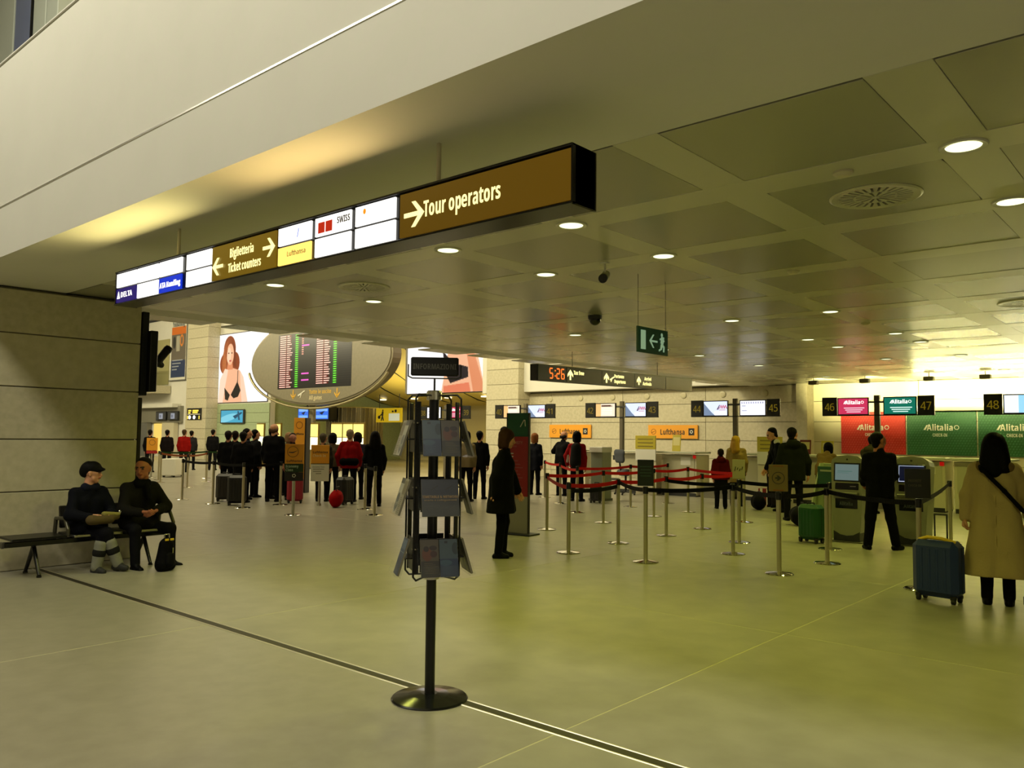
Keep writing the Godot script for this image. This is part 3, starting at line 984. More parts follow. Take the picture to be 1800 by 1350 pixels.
func skin_mesh(list: Array, m: Material, cols := false) -> ArrayMesh:
	var vs := PackedVector3Array()
	var ix := PackedInt32Array()
	var cs := PackedColorArray()
	for l in list:
		var base := vs.size()
		vs.append_array(l[0])
		for i in (l[1] as PackedInt32Array):
			ix.append(base + i)
		if cols:
			cs.append_array(l[2])
	var ns := PackedVector3Array()
	ns.resize(vs.size())
	for t in range(0, ix.size(), 3):
		var fn := (vs[ix[t + 2]] - vs[ix[t]]).cross(vs[ix[t + 1]] - vs[ix[t]])
		for q in 3:
			ns[ix[t + q]] += fn
	for i in ns.size():
		ns[i] = ns[i].normalized()
	var arr := []
	arr.resize(Mesh.ARRAY_MAX)
	arr[Mesh.ARRAY_VERTEX] = vs
	arr[Mesh.ARRAY_NORMAL] = ns
	arr[Mesh.ARRAY_INDEX] = ix
	if cols:
		arr[Mesh.ARRAY_COLOR] = cs
	var am := ArrayMesh.new()
	am.add_surface_from_arrays(Mesh.PRIMITIVE_TRIANGLES, arr)
	am.surface_set_material(0, m)
	return am

var cloth_cache := {}
var weave: NoiseTexture2D
func cloth(c: Color, rough := 0.85) -> StandardMaterial3D:
	var key := "%s %s" % [c, rough]
	if not cloth_cache.has(key):
		if not weave:
			weave = noise_tex(0.05, Color.BLACK, Color.WHITE, 41, 256)
			weave.color_ramp = null
			weave.as_normal_map = true
			weave.bump_strength = 3.0
		var m := mat(c, rough)
		m.normal_enabled = true
		m.normal_texture = weave
		m.normal_scale = 0.6
		m.uv1_triplanar = true
		m.uv1_scale = Vector3(3, 3, 3)
		m.metallic_specular = 0.2
		cloth_cache[key] = m
	return cloth_cache[key]

func lin(c: Color) -> Color:
	return c.srgb_to_linear()

func skeleton(o: Dictionary) -> Dictionary:
	var hy: float = o.get("hip_y", 0.93)
	var lean: float = o.get("lean", 0.0)
	var tilt: float = o.get("tilt", 0.0)
	var up := Vector3(sin(tilt), cos(lean) * cos(tilt), sin(lean)).normalized()
	var hip := Vector3(0, hy, 0)
	var J := {"hip": hip, "up": up}
	J.chest = hip + up * 0.36
	J.neck = hip + up * 0.54
	J.head = hip + up * 0.70 + Vector3(0, 0, 0.015 + 0.05 * sin(lean))
	for s in [1.0, -1.0]:
		var q := "L" if s > 0 else "R"
		J["sh" + q] = hip + up * 0.46 + Vector3(0.172 * s, 0, 0)
		var arm: Array = o.get("arm" + q, [Vector3(0.16 * s, -1, -0.05), Vector3(-0.02 * s, -1, 0.22)])
		J["el" + q] = J["sh" + q] + (arm[0] as Vector3).normalized() * 0.285
		J["wr" + q] = J["el" + q] + (arm[1] as Vector3).normalized() * 0.245
		J["fd" + q] = (arm[1] as Vector3).normalized()
		J["hp" + q] = hip + Vector3(0.09 * s, -0.03, 0)
		var leg: Array = o.get("leg" + q, [Vector3(0.05 * s, -1, 0.02), Vector3(0.02 * s, -1, -0.03)])
		J["kn" + q] = J["hp" + q] + (leg[0] as Vector3).normalized() * 0.42
		J["an" + q] = J["kn" + q] + (leg[1] as Vector3).normalized() * 0.41
		J["ft" + q] = (leg[2] as Vector3) if leg.size() > 2 else Vector3(0.25 * s, 0, 1)
	return J

func hand(J: Dictionary, q: String, s: float, col: Color, inward: Vector3, curl: float) -> Array:
	var w: Vector3 = J["wr" + q]
	var d: Vector3 = J["fd" + q]
	var n := (inward - d * inward.dot(d)).normalized()
	var sd := d.cross(n).normalized() * s      # towards the thumb side
	var out := []
	for k in 2:
		out.append([w - d * 0.02 + sd * (0.014 - 0.028 * k), w + d * 0.078 + sd * (0.02 - 0.045 * k), 0.022, 0.02, 1.0, col])
	var ls := [0.07, 0.08, 0.074, 0.058]
	for k in 4:
		var b := w + d * 0.085 + sd * (0.032 - 0.0215 * k)
		var d1 := (d * cos(curl) + n * sin(curl)).normalized()
		var d2 := (d * cos(curl * 2.2) + n * sin(curl * 2.2)).normalized()
		var m: Vector3 = b + d1 * ls[k] * 0.52
		out.append([b, m, 0.0098, 0.009, 1.0, col])
		out.append([m, m + d2 * ls[k] * 0.5, 0.009, 0.0078, 1.0, col])
	var tb := w + d * 0.025 + sd * 0.036
	var tm := tb + (d * 0.7 + sd * 0.6 + n * 0.25).normalized() * 0.042
	out.append([tb, tm, 0.013, 0.011, 1.0, col])
	out.append([tm, tm + (d * 0.9 + n * 0.45).normalized() * 0.034, 0.011, 0.009, 1.0, col])
	return out

func person(label: String, p: Vector3, face: Vector2, h: float, o: Dictionary) -> Node3D:
	var near: bool = o.get("near", false)
	var cell: float = 0.014 if near else 0.024
	var t := thing("person", label, "person", p, atan2(face.x, face.y), o.get("group", ""))
	var sc := h / 1.77
	var J := skeleton(o)
	var bulk: float = o.get("bulk", 1.1)
	var skin: Color = lin(o.get("skin", Color(0.72, 0.5, 0.38)))
	var hair: Color = o.get("hair", Color(0.07, 0.05, 0.04))
	var up: Vector3 = J.up
	var hip: Vector3 = J.hip
	# body, one continuous skin: torso, limbs, neck, head, hands
	var core := []
	for x in [-0.06, 0.06]:
		core.append([hip + Vector3(x, 0.02, 0), hip + up * 0.33 + Vector3(x, 0, 0), 0.09, 0.085, 0.8, skin])
	core.append([hip + up * 0.36, J.head - up * 0.05, 0.05, 0.05, 1.0, skin])
	for q in ["L", "R"]:
		core.append([hip + up * 0.4, J["sh" + q] - up * 0.02, 0.04, 0.036, 1.0, skin])
		core.append([J["sh" + q] - up * 0.02, J["el" + q], 0.036, 0.036, 1.0, skin])
		core.append([J["el" + q], J["wr" + q], 0.04, 0.028, 1.0, skin])
		core.append([J["hp" + q], J["kn" + q], 0.07, 0.05, 1.0, skin])
		core.append([J["kn" + q], J["an" + q], 0.05, 0.036, 1.0, skin])
	var pieces := []
	var n1 := net(core, 0.026, 0.04)
	n1.append(paint(n1[0], [core[0]]))
	pieces.append(n1)
	# head, built about its own centre, then turned
	var hb := Basis.from_euler(Vector3(o.get("pitch", 0.0), o.get("yaw", 0.0), o.get("roll", 0.0)))
	var hc: Vector3 = J.head
	var dark := lin(hair)
	var lip := Color(skin.r * 0.7, skin.g * 0.42, skin.b * 0.4)
	var hd := [[Vector3(0, 0.035, -0.012), Vector3(0, 0.03, -0.005), 0.089, 0.087, 1.14, skin], [Vector3(0, -0.01, 0.03), Vector3(0, -0.085, 0.052), 0.068, 0.036, 1.0, skin], [Vector3(0, -0.05, -0.01), Vector3(0, -0.15, -0.03), 0.058, 0.056, 1.0, skin],
		[Vector3(-0.035, -0.06, 0.02), Vector3(0.035, -0.06, 0.02), 0.04, 0.04, 1.0, skin], [Vector3(0, 0.012, 0.096), Vector3(0, -0.026, 0.114), 0.009, 0.014, 1.0, skin]]
	for s in [-1.0, 1.0]:
		hd.append([Vector3(s * 0.084, 0.012, -0.008), Vector3(s * 0.084, -0.022, -0.004), 0.02, 0.014, 0.8, skin])
		if near:
			hd.append([Vector3(s * 0.033, 0.014, 0.085), Vector3(s * 0.036, 0.014, 0.085), 0.007, 0.007, 1.0, Color(0.02, 0.015, 0.012)])
			hd.append([Vector3(s * 0.018, 0.034, 0.094), Vector3(s * 0.048, 0.035, 0.082), 0.005, 0.004, 1.0, dark])
			hd.append([Vector3(0, -0.053, 0.096), Vector3(s * 0.022, -0.053, 0.088), 0.009, 0.007, 1.0, lip])
	if o.get("beard", false):
		for s in [-1.0, 1.0]:
			hd.append([Vector3(s * 0.055, -0.045, 0.03), Vector3(0, -0.085, 0.06), 0.03, 0.036, 1.0, lin(hair.lightened(0.15))])
		hd.append([Vector3(-0.025, -0.036, 0.09), Vector3(0.025, -0.036, 0.09), 0.011, 0.011, 1.0, lin(hair.lightened(0.15))])
	var n2 := net(hd, 0.0055 if near else 0.01, 0.018 if near else 0.02)
	n2.append(paint(n2[0], hd))
	for i in n2[0].size():
		n2[0][i] = hc + hb * n2[0][i]
	pieces.append(n2)
	if not o.get("hide_hands", false):
		for s in [1.0, -1.0]:
			var q := "L" if s > 0 else "R"
			var hn := hand(J, q, s, skin, o.get("palm" + q, Vector3(-s, 0, 0.15)), o.get("curl", 0.35))
			var n3 := net(hn, 0.0048 if near else 0.0085, 0.008)
			n3.append(paint(n3[0], [hn[0]]))
			pieces.append(n3)
	var bm: StandardMaterial3D = M.get("skin")
	if not bm:
		bm = mat(Color.WHITE, 0.55)
		bm.vertex_color_use_as_albedo = true
		M.skin = bm
	var parts := [["body", skin_mesh(pieces, bm, true)]]
	# trousers
	var leg_c: Color = o.get("legs", Color(0.06, 0.06, 0.07))
	var tr := [[hip + Vector3(-0.05, 0.03, 0), hip + Vector3(0.05, 0.03, 0), 0.125, 0.125, 0.95, 0]]
	var lw: float = o.get("leg_w", 1.0)
	for q in ["L", "R"]:
		tr.append([J["hp" + q], J["kn" + q], 0.092 * lw, 0.068 * lw, 1.0, 0])
		tr.append([J["kn" + q], J["an" + q] + Vector3(0, 0.01, 0), 0.066 * lw, 0.056 * lw, 1.0, 0])
	parts.append([o.get("leg_name", "trousers"), skin_mesh([net(tr, cell, 0.03, 0.006, 5)], cloth(leg_c))])
	# shoes
	for q in ["L", "R"]:
		var f: Vector3 = (J["ft" + q] as Vector3).normalized()
		var a: Vector3 = J["an" + q]
		var sole := a + Vector3(0, -0.045, 0)
		var sh := [[sole - f * 0.045, sole + f * 0.12 + Vector3(0, -0.004, 0), 0.04, 0.036, 1.0, 0], [a + Vector3(0, 0.03, 0), sole, 0.05, 0.045, 1.0, 0], [a, sole + f * 0.08, 0.045, 0.036, 1.0, 0]]
		parts.append([o.get("shoe_name", "shoe"), skin_mesh([net(sh, cell * 0.75, 0.02)], cloth(o.get("shoes", Color(0.03, 0.03, 0.03)), 0.45))])
	# jacket or coat
	var tb := []
	var hem: float = o.get("hem", 0.86)
	for x in [-0.075, 0.075]:
		tb.append([hip + up * 0.34 + Vector3(x, 0, 0), hip + up * 0.12 + Vector3(x, 0, 0), 0.118 * bulk, 0.112 * bulk, 0.95, 0])
	for q in ["L", "R"]:
		var s := 1.0 if q == "L" else -1.0
		tb.append([hip + up * 0.475 + Vector3(0.03 * s, 0, 0), J["sh" + q], 0.066 * bulk, 0.058 * bulk, 1.0, 0])
		tb.append([J["sh" + q], J["el" + q], 0.064 * bulk, 0.058 * bulk, 1.0, 0])
		tb.append([J["el" + q], J["wr" + q] - J["fd" + q] * 0.01, 0.062 * bulk, 0.047 * bulk, 1.0, 0])
		var dn: float = maxf(0.02, hip.y - hem)
		if o.get("seated", false):
			tb.append([hip + Vector3(0.07 * s, 0.06, 0), hip + Vector3(0.09 * s, 0.04, 0.12), 0.125 * bulk, 0.11 * bulk, 1.0, 0])
		else:
			var fl: float = o.get("flare", 1.0)
			tb.append([hip + Vector3(0.07 * s, 0.12, 0), hip + Vector3(0.075 * s * fl, -dn - 0.02, 0), 0.115 * bulk, 0.12 * bulk * fl, 1.0, 0])
	tb.append([J.neck - up * 0.1, J.neck + up * 0.015, 0.085, 0.072 if not o.get("hood", false) else 0.1, 1.0, 0])
	if o.get("hood", false):
		tb.append([J.neck + Vector3(-0.06, -0.02, -0.1), J.neck + Vector3(0.06, -0.02, -0.1), 0.075, 0.075, 1.0, 0])
	parts.append([o.get("top_name", "jacket"), skin_mesh([net(tb, cell, 0.032, o.get("fold", 0.014), 9, -1e9 if o.get("seated", false) else hem)], cloth(o.get("top", Color(0.05, 0.05, 0.06))))])
	# hair or cap
	var style: String = o.get("style", "short")
	var hs := []
	match style:
		"bald":
			hs = [[Vector3(-0.07, -0.02, -0.055), Vector3(0.07, -0.02, -0.055), 0.045, 0.045, 1.0, 0], [Vector3(0, -0.03, -0.06), Vector3(0, -0.05, -0.06), 0.05, 0.045, 1.0, 0]]
		"cap":
			hs = [[Vector3(0, 0.06, -0.02), Vector3(0, 0.065, 0.01), 0.098, 0.092, 1.12, 0], [Vector3(-0.05, 0.05, 0.1), Vector3(0.05, 0.05, 0.1), 0.022, 0.022, 2.2, 0], [Vector3(0, 0.02, -0.07), Vector3(0, 0.02, -0.07), 0.07, 0.07, 1.0, 0]]
		"long":
			hs = [[Vector3(0, 0.048, -0.025), Vector3(0, 0.04, -0.02), 0.102, 0.1, 1.08, 0], [Vector3(-0.05, 0, -0.045), Vector3(-0.085, -0.22, -0.07), 0.07, 0.07, 1.0, 0], [Vector3(0.05, 0, -0.045), Vector3(0.085, -0.22, -0.07), 0.07, 0.07, 1.0, 0], [Vector3(0, -0.05, -0.07), Vector3(0, -0.27, -0.1), 0.07, 0.055, 1.0, 0]]
		"bob":
			hs = [[Vector3(0, 0.05, -0.02), Vector3(0, 0.04, -0.02), 0.106, 0.104, 1.08, 0], [Vector3(-0.06, 0, -0.03), Vector3(-0.065, -0.09, -0.03), 0.06, 0.05, 1.0, 0], [Vector3(0.06, 0, -0.03), Vector3(0.065, -0.09, -0.03), 0.06, 0.05, 1.0, 0], [Vector3(0, -0.03, -0.06), Vector3(0, -0.09, -0.06), 0.07, 0.06, 1.0, 0]]
		_:
			hs = [[Vector3(0, 0.056, -0.036), Vector3(0, 0.05, -0.03), 0.092, 0.09, 1.12, 0], [Vector3(0, -0.015, -0.055), Vector3(0, -0.05, -0.06), 0.072, 0.055, 1.0, 0]]
	var nh := net(hs, cell * 0.6, 0.025, 0.006, 3)
	for i in nh[0].size():
		nh[0][i] = hc + hb * nh[0][i]
	parts.append(["cap" if style == "cap" else "hair", skin_mesh([nh], cloth(hair, 0.6))])
	for a in parts:
		var m := part(t, a[0], a[1])
		m.scale = Vector3(sc, sc, sc)
	last_j = J
	last_s = sc
	return t

var last_j := {}
var last_s := 1.0

# a small strap, scarf or other cloth piece worn by the last figure, as smooth bones in its own frame
func worn(t: Node3D, called: String, bones: Array, m: Material, cell := 0.012) -> void:
	var o := part(t, called, skin_mesh([net(bones, cell, 0.015)], m))
	o.scale = Vector3(last_s, last_s, last_s)

# ---------------------------------------------------------------- brochure rack and bench
func leaflet_pictures() -> Dictionary:
	var P := {}
	var im := picture(96, 160, Color(0.34, 0.42, 0.47))
	im.fill_rect(Rect2i(0, 84, 96, 76), Color(0.16, 0.26, 0.42))
	im.fill_rect(Rect2i(28, 8, 16, 10), Color(0.12, 0.16, 0.25))
	disc(im, 84, 40, 18, 26, Color(0.16, 0.25, 0.3))
	disc(im, 30, 100, 34, 12, Color(0.3, 0.42, 0.5))
	for k in 8:
		im.fill_rect(Rect2i(10, 112 + k * 5, 40 + (k * 17) % 32, 2), Color(0.35, 0.45, 0.55))
	P.sea = print_mat(im, 0.35)
	P.sea.albedo_color = Color(0.56, 0.58, 0.6)  # tint puts the shade on the rack front into the print
	im = picture(96, 160, Color(0.4, 0.36, 0.28))
	disc(im, 34, 62, 26, 30, Color(0.5, 0.26, 0.12))
	disc(im, 30, 40, 14, 12, Color(0.16, 0.08, 0.07))
	disc(im, 66, 36, 20, 10, Color(0.18, 0.07, 0.08))
	disc(im, 68, 62, 18, 14, Color(0.3, 0.1, 0.08))
	im.fill_rect(Rect2i(0, 92, 96, 68), Color(0.22, 0.21, 0.19))
	for k in 7:
		im.fill_rect(Rect2i(18, 100 + k * 7, 44 + (k * 13) % 28, 2), Color(0.5, 0.45, 0.3))
	P.people = print_mat(im, 0.35)
	P.people.albedo_color = Color(0.58, 0.56, 0.54)  # print darkened for the shaded side of the rack
	im = picture(192, 160, Color(0.1, 0.13, 0.22))
	im.fill_rect(Rect2i(0, 96, 192, 64), Color(0.25, 0.25, 0.24))
	im.fill_rect(Rect2i(0, 66, 192, 30), Color(0.2, 0.22, 0.25))
	for s in [0, 74]:
		poly(im, PackedVector2Array([Vector2(46 + s, 44), Vector2(86 + s, 24), Vector2(84 + s, 30), Vector2(54 + s, 46)]), Color(0.03, 0.03, 0.04))
		poly(im, PackedVector2Array([Vector2(60 + s, 34), Vector2(74 + s, 32), Vector2(66 + s, 44)]), Color(0.03, 0.03, 0.04))
	P.timetable = print_mat(im, 0.35)
	P.timetable.albedo_color = Color(0.62, 0.62, 0.64)  # front shade held in this tint as well
	im = picture(96, 160, Color(0.62, 0.62, 0.53))
	im.fill_rect(Rect2i(0, 0, 96, 24), Color(0.22, 0.24, 0.22))
	disc(im, 48, 120, 40, 34, Color(0.32, 0.34, 0.32))
	disc(im, 48, 96, 40, 30, Color(0.5, 0.52, 0.46))
	disc(im, 48, 88, 34, 22, Color(0.3, 0.32, 0.3))
	poly(im, PackedVector2Array([Vector2(0, 126), Vector2(48, 156), Vector2(96, 126), Vector2(96, 160), Vector2(0, 160)]), Color(0.7, 0.69, 0.6))
	P.grey = print_mat(im, 0.35)
	im = picture(96, 160, Color(0.16, 0.24, 0.34))
	im.fill_rect(Rect2i(6, 8, 84, 40), Color(0.3, 0.38, 0.44))
	im.fill_rect(Rect2i(6, 60, 84, 3), Color(0.5, 0.55, 0.55))
	disc(im, 50, 110, 30, 30, Color(0.12, 0.18, 0.28))
	P.blue = print_mat(im, 0.35)
	im = picture(96, 160, Color(0.55, 0.53, 0.42))
	im.fill_rect(Rect2i(8, 10, 80, 60), Color(0.4, 0.38, 0.26))
	for k in 9:
		im.fill_rect(Rect2i(10, 84 + k * 8, 50 + (k * 19) % 28, 3), Color(0.3, 0.28, 0.22))
	P.beige = print_mat(im, 0.35)
	return P

func leaflet(pm: Material, w: float, h: float, d: float) -> ArrayMesh:
	var g := G.new().box(Vector3(0, h / 2, 0), Vector3(w, h, d))
	var a := g.mesh(mat(Color(0.42, 0.4, 0.33), 0.6))
	var q := G.new().quad(Vector3(-w / 2, 0, d / 2 + 0.0006), Vector3(w / 2, 0, d / 2 + 0.0006), Vector3(w / 2, h, d / 2 + 0.0006), Vector3(-w / 2, h, d / 2 + 0.0006))
	var arr := []
	arr.resize(Mesh.ARRAY_MAX)
	arr[Mesh.ARRAY_VERTEX] = q.v
	arr[Mesh.ARRAY_NORMAL] = q.n
	arr[Mesh.ARRAY_TEX_UV] = q.u
	arr[Mesh.ARRAY_INDEX] = q.ix
	a.add_surface_from_arrays(Mesh.PRIMITIVE_TRIANGLES, arr)
	a.surface_set_material(1, pm)
	return a

func brochure_rack() -> void:
	var base := Vector3(3.53, 0, -3.73)
	# direction from the rack to the camera, and the turn of the front side
	var to_cam := atan2(-base.x, -base.z)
	var turn := to_cam + 0.2
	var t := thing("brochure_rack", "black revolving brochure rack on a round foot with INFORMAZIONI plate on top", "brochure rack", base, turn)
	var pc := mat(Color(0.03, 0.03, 0.032), 0.35)
	part(t, "foot", G.new().lathe([[0.0, 0.0], [0.232, 0.0], [0.236, 0.006], [0.228, 0.013], [0.12, 0.03], [0.05, 0.036], [0.0, 0.036]], 48).mesh(mat(Color(0.09, 0.095, 0.09), 0.16, 0.3)))
	part(t, "post", G.new().bar(Vector3(0, 0.03, 0), Vector3(0, 1.84, 0), 0.031, -1, 24).mesh(pc))
	for y in [0.755, 1.865]:
		part(t, "collar", G.new().lathe([[0.033, y - 0.03], [0.048, y - 0.028], [0.048, y + 0.022], [0.04, y + 0.03], [0.0, y + 0.03]], 24).mesh(M.chrome))
	part(t, "sign_stem", G.new().bar(Vector3(0, 1.88, 0), Vector3(0, 1.975, 0), 0.006, -1, 10).mesh(pc))
	# wire cage: one loop at each corner
	var cr := 0.141
	for k in 4:
		var d := Vector3(cr * (1 if k % 2 == 0 else -1), 0, cr * (1 if k < 2 else -1))
		var u := d.normalized()
		var tip := u * (d.length() - 0.03)
		part(t, "cage_wire", G.new().tube([Vector3(0, 1.865, 0) + u * 0.04, tip + Vector3(0, 1.865, 0), d + Vector3(0, 1.84, 0), d + Vector3(0, 0.765, 0), tip + Vector3(0, 0.74, 0), Vector3(0, 0.755, 0) + u * 0.04], 0.006, 10).mesh(pc))
		part(t, "corner_strip", bxm(Vector3(0, 1.3, 0), Vector3(0.034, 1.04, 0.012), pc, 0.002), d * 0.86, atan2(d.x, d.z))
		for y in [0.93, 1.3, 1.69]:
			part(t, "wire_clip", bxm(Vector3(0, y, 0), Vector3(0.034, 0.008, 0.03), M.steel), d * 0.92, atan2(d.x, d.z))
	# slanted clear pockets, three tiers on four sides
	var clear := glass(Color(0.4, 0.42, 0.4), 0.03)
	clear.metallic_specular = 0.15
	for side in 4:
		var bs := Basis(Vector3.UP, side * PI / 2)
		for tier in 3:
			var y: float = [1.49, 1.13, 0.77][tier]
			var out: float = 0.235 if side != 0 else 0.215
			var ax := Transform3D(bs * Basis(Vector3.RIGHT, -0.3), bs * Vector3(0, y, out))
			var g := G.new().at(ax)
			g.box(Vector3(0, 0.03, 0.012), Vector3(0.25, 0.07, 0.003)).box(Vector3(0, 0.11, -0.022), Vector3(0.25, 0.23, 0.003)).box(Vector3(0, -0.004, -0.005), Vector3(0.27, 0.004, 0.036))
			part(t, "pocket", g.mesh(clear))
			part(t, "back_plate", G.new().at(Transform3D(bs, Vector3.ZERO)).box(Vector3(0, y + 0.12, 0.13), Vector3(0.2, 0.2, 0.006)).mesh(pc))
			part(t, "pocket_arm", G.new().at(Transform3D(bs, Vector3.ZERO)).box(Vector3(0, y + 0.1, 0.15), Vector3(0.2, 0.008, 0.06)).mesh(pc))
	# plate on top
	var sp := part(t, "sign_plate", bxm(Vector3(0, 0.062, 0), Vector3(0.3, 0.118, 0.02), M.black, 0.008), Vector3(0, 1.985, 0), -0.2)
	text(sp, "INFORMAZIONI", 0.036, Vector3(0, 0.062, 0.011), mat(Color(0.36, 0.35, 0.32), 0.5), 0.27)
	part(sp, "plate_bracket", G.new().tube([Vector3(-0.165, 0.075, 0), Vector3(-0.165, 0.0, 0), Vector3(-0.14, -0.012, 0), Vector3(0.14, -0.012, 0), Vector3(0.165, 0.0, 0), Vector3(0.165, 0.075, 0)], 0.004, 8).mesh(pc))
	# leaflets stand in the pockets: each one a thing of its own
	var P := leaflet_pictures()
	var what := {"sea": "pale blue sky-and-sea leaflet", "people": "brown leaflet with people photo", "timetable": "wide dark blue timetable brochure with two jets", "grey": "grey leaflet with arched pattern", "blue": "dark blue leaflet", "beige": "beige text leaflet"}
	var lay := [[0, 0, -0.048, "sea", 0.112], [0, 0, 0.068, "people", 0.112], [0, 1, 0.01, "timetable", 0.228], [0, 2, -0.048, "people", 0.112], [0, 2, 0.068, "sea", 0.112], [3, 0, 0.06, "grey", 0.12], [3, 0, -0.06, "beige", 0.12], [3, 1, 0.06, "beige", 0.12], [3, 1, -0.06, "grey", 0.12], [3, 2, 0.05, "blue", 0.14], [1, 0, -0.06, "beige", 0.13], [1, 1, -0.05, "beige", 0.13], [1, 2, -0.065, "grey", 0.12], [1, 2, 0.065, "beige", 0.12], [2, 0, 0.0, "sea", 0.125], [2, 1, 0.05, "people", 0.125]]
	var tb := Basis(Vector3.UP, turn)
	for a in lay:
		var bs: Basis = tb * Basis(Vector3.UP, a[0] * PI / 2)
		var y: float = [1.49, 1.13, 0.77][a[1]]
		var out: float = 0.235 if a[0] != 0 else 0.215
		var lb: String = "%s, %s tier, %s of the rack%s" % [what[a[3]], ["top", "middle", "bottom"][a[1]], ["front", "right side", "back", "left side"][a[0]], ", %s half" % ("left" if a[2] < 0 else "right") if a[0] in [1, 3] and a[1] != 1 else ""]
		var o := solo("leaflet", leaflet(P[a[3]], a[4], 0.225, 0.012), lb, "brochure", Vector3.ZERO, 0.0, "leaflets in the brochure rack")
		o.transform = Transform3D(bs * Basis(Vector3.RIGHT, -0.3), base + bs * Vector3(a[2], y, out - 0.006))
		if a[3] == "timetable":
			text(o, "TIMETABLE & NETWORK", 0.016, Vector3(0, 0.118, 0.0075), mat(Color(0.5, 0.4, 0.26), 0.5), 0.22)
			text(o, "orario e collegamenti", 0.011, Vector3(0, 0.098, 0.0075), mat(Color(0.45, 0.38, 0.26), 0.5), 0.2)

func bench_corner() -> void:
	var t := thing("bench", "long black metal waiting bench with silver edges against the stone pier", "bench", Vector3(4.05, 0, -10.12))
	var seat := mat(Color(0.05, 0.05, 0.05), 0.35, 0.4)
	part(t, "beam", bxm(Vector3(0, 0.36, 0.02), Vector3(1.86, 0.06, 0.09), M.satin, 0.008))
	part(t, "beam_cap", bxm(Vector3(-0.94, 0.36, 0.02), Vector3(0.03, 0.065, 0.095), mat(Color(0.25, 0.24, 0.2), 0.4), 0.006))
	part(t, "side_table", bxm(Vector3(-0.64, 0.43, 0.04), Vector3(0.56, 0.025, 0.46), seat, 0.008))
	for k in 2:
		var x := -0.02 + k * 0.6
		var pan := part(t, "seat", bxm(Vector3(x, 0.425, 0.04), Vector3(0.56, 0.03, 0.46), seat, 0.01))
		part(pan, "seat_edge", bxm(Vector3(x, 0.425, 0.275), Vector3(0.54, 0.028, 0.012), M.steel, 0.004))
		var bk := part(t, "backrest", bxm(Vector3(0, 0.14, 0), Vector3(0.52, 0.26, 0.025), mat(Color(0.2, 0.19, 0.16), 0.35, 0.5), 0.01), Vector3(x, 0.47, -0.2))
		bk.rotation.x = -0.16
	for x in [-0.33, 0.9]:
		var g := G.new().tube([Vector3(x, 0.4, -0.2), Vector3(x, 0.6, -0.17), Vector3(x, 0.62, 0.1), Vector3(x, 0.5, 0.2), Vector3(x, 0.43, 0.2)], 0.022, 10)
		part(t, "armrest", g.mesh(mat(Color(0.35, 0.34, 0.28), 0.3, 0.7)))
	for x in [-0.62, 0.62]:
		part(t, "leg_frame", G.new().bar(Vector3(x, 0.35, 0.0), Vector3(x, 0.02, 0.22), 0.026, 0.02, 10).bar(Vector3(x, 0.35, 0.04), Vector3(x, 0.02, -0.2), 0.026, 0.02, 10).bar(Vector3(x, 0.0, 0.22), Vector3(x, 0.02, 0.22), 0.026, -1, 12).bar(Vector3(x, 0.0, -0.2), Vector3(x, 0.02, -0.2), 0.026, -1, 12).mesh(M.satin))
	# bag on the lap
	var hb := thing("handbag", "soft beige handbag on the lap of the person with the cap", "bag", Vector3(4.0, 0.575, -9.78), 0.2)
	part(hb, "pouch", skin_mesh([net([[Vector3(-0.1, 0.03, 0), Vector3(0.1, 0.03, 0.02), 0.055, 0.06, 1.3, 0], [Vector3(0.08, 0.06, 0.02), Vector3(0.2, 0.05, 0.03), 0.05, 0.035, 1.0, 0]], 0.01, 0.03, 0.006)], cloth(Color(0.34, 0.29, 0.18))))
	part(hb, "flap", skin_mesh([net([[Vector3(0.04, 0.09, 0.03), Vector3(0.2, 0.075, 0.04), 0.03, 0.025, 1.4, 0]], 0.008, 0.02)], cloth(Color(0.5, 0.47, 0.25))))
	part(hb, "buckle", G.new().ball(Vector3(0.22, 0.1, 0.05), Vector3(0.018, 0.026, 0.012), 12, 8).mesh(M.chrome))
	# small backpack on the floor
	var bp := thing("backpack", "small black backpack with yellow tags on the floor by the seated man", "backpack", Vector3(4.6, 0, -9.36), 0.1)
	part(bp, "bag_body", skin_mesh([net([[Vector3(-0.02, 0.1, 0), Vector3(0.0, 0.3, 0), 0.105, 0.085, 0.8, 0], [Vector3(-0.05, 0.06, 0.0), Vector3(0.05, 0.06, 0.0), 0.065, 0.065, 1.1, 0]], 0.012, 0.04, 0.006)], cloth(Color(0.025, 0.025, 0.027), 0.7)))
	part(bp, "front_pocket", skin_mesh([net([[Vector3(0.0, 0.1, 0.08), Vector3(0.0, 0.17, 0.075), 0.06, 0.05, 0.6, 0]], 0.01, 0.02)], cloth(Color(0.035, 0.035, 0.037), 0.7)))
	part(bp, "carry_loop", G.new().tube([Vector3(-0.03, 0.38, 0), Vector3(-0.03, 0.42, 0), Vector3(0.03, 0.42, 0), Vector3(0.03, 0.38, 0)], 0.008, 8).mesh(M.steel))
	for x in [-0.035, 0.03]:
		part(bp, "tag", bxm(Vector3(x, 0.365, 0.06), Vector3(0.045, 0.025, 0.012), M.yellow, 0.003))
	part(bp, "zip_pull", bxm(Vector3(0.03, 0.24, 0.085), Vector3(0.012, 0.06, 0.006), M.chrome))
	# black monitor at the end of the pier, with a bracket camera
	var tv := thing("monitor", "black monitor box fixed at the edge of the stone pier", "monitor", Vector3(4.8, 2.12, -10.75))
	part(tv, "back_plate", bxm(Vector3(0.025, 0.52, -0.1), Vector3(0.09, 1.1, 0.5), M.black, 0.008))
	part(tv, "case", bxm(Vector3(0.1, 0.42, -0.05), Vector3(0.1, 0.8, 0.6), M.satin, 0.01))
	var sp := thing("spotlight", "black swivel spotlight on an arm beside the pier monitor", "spotlight", Vector3(4.97, 2.58, -10.8))
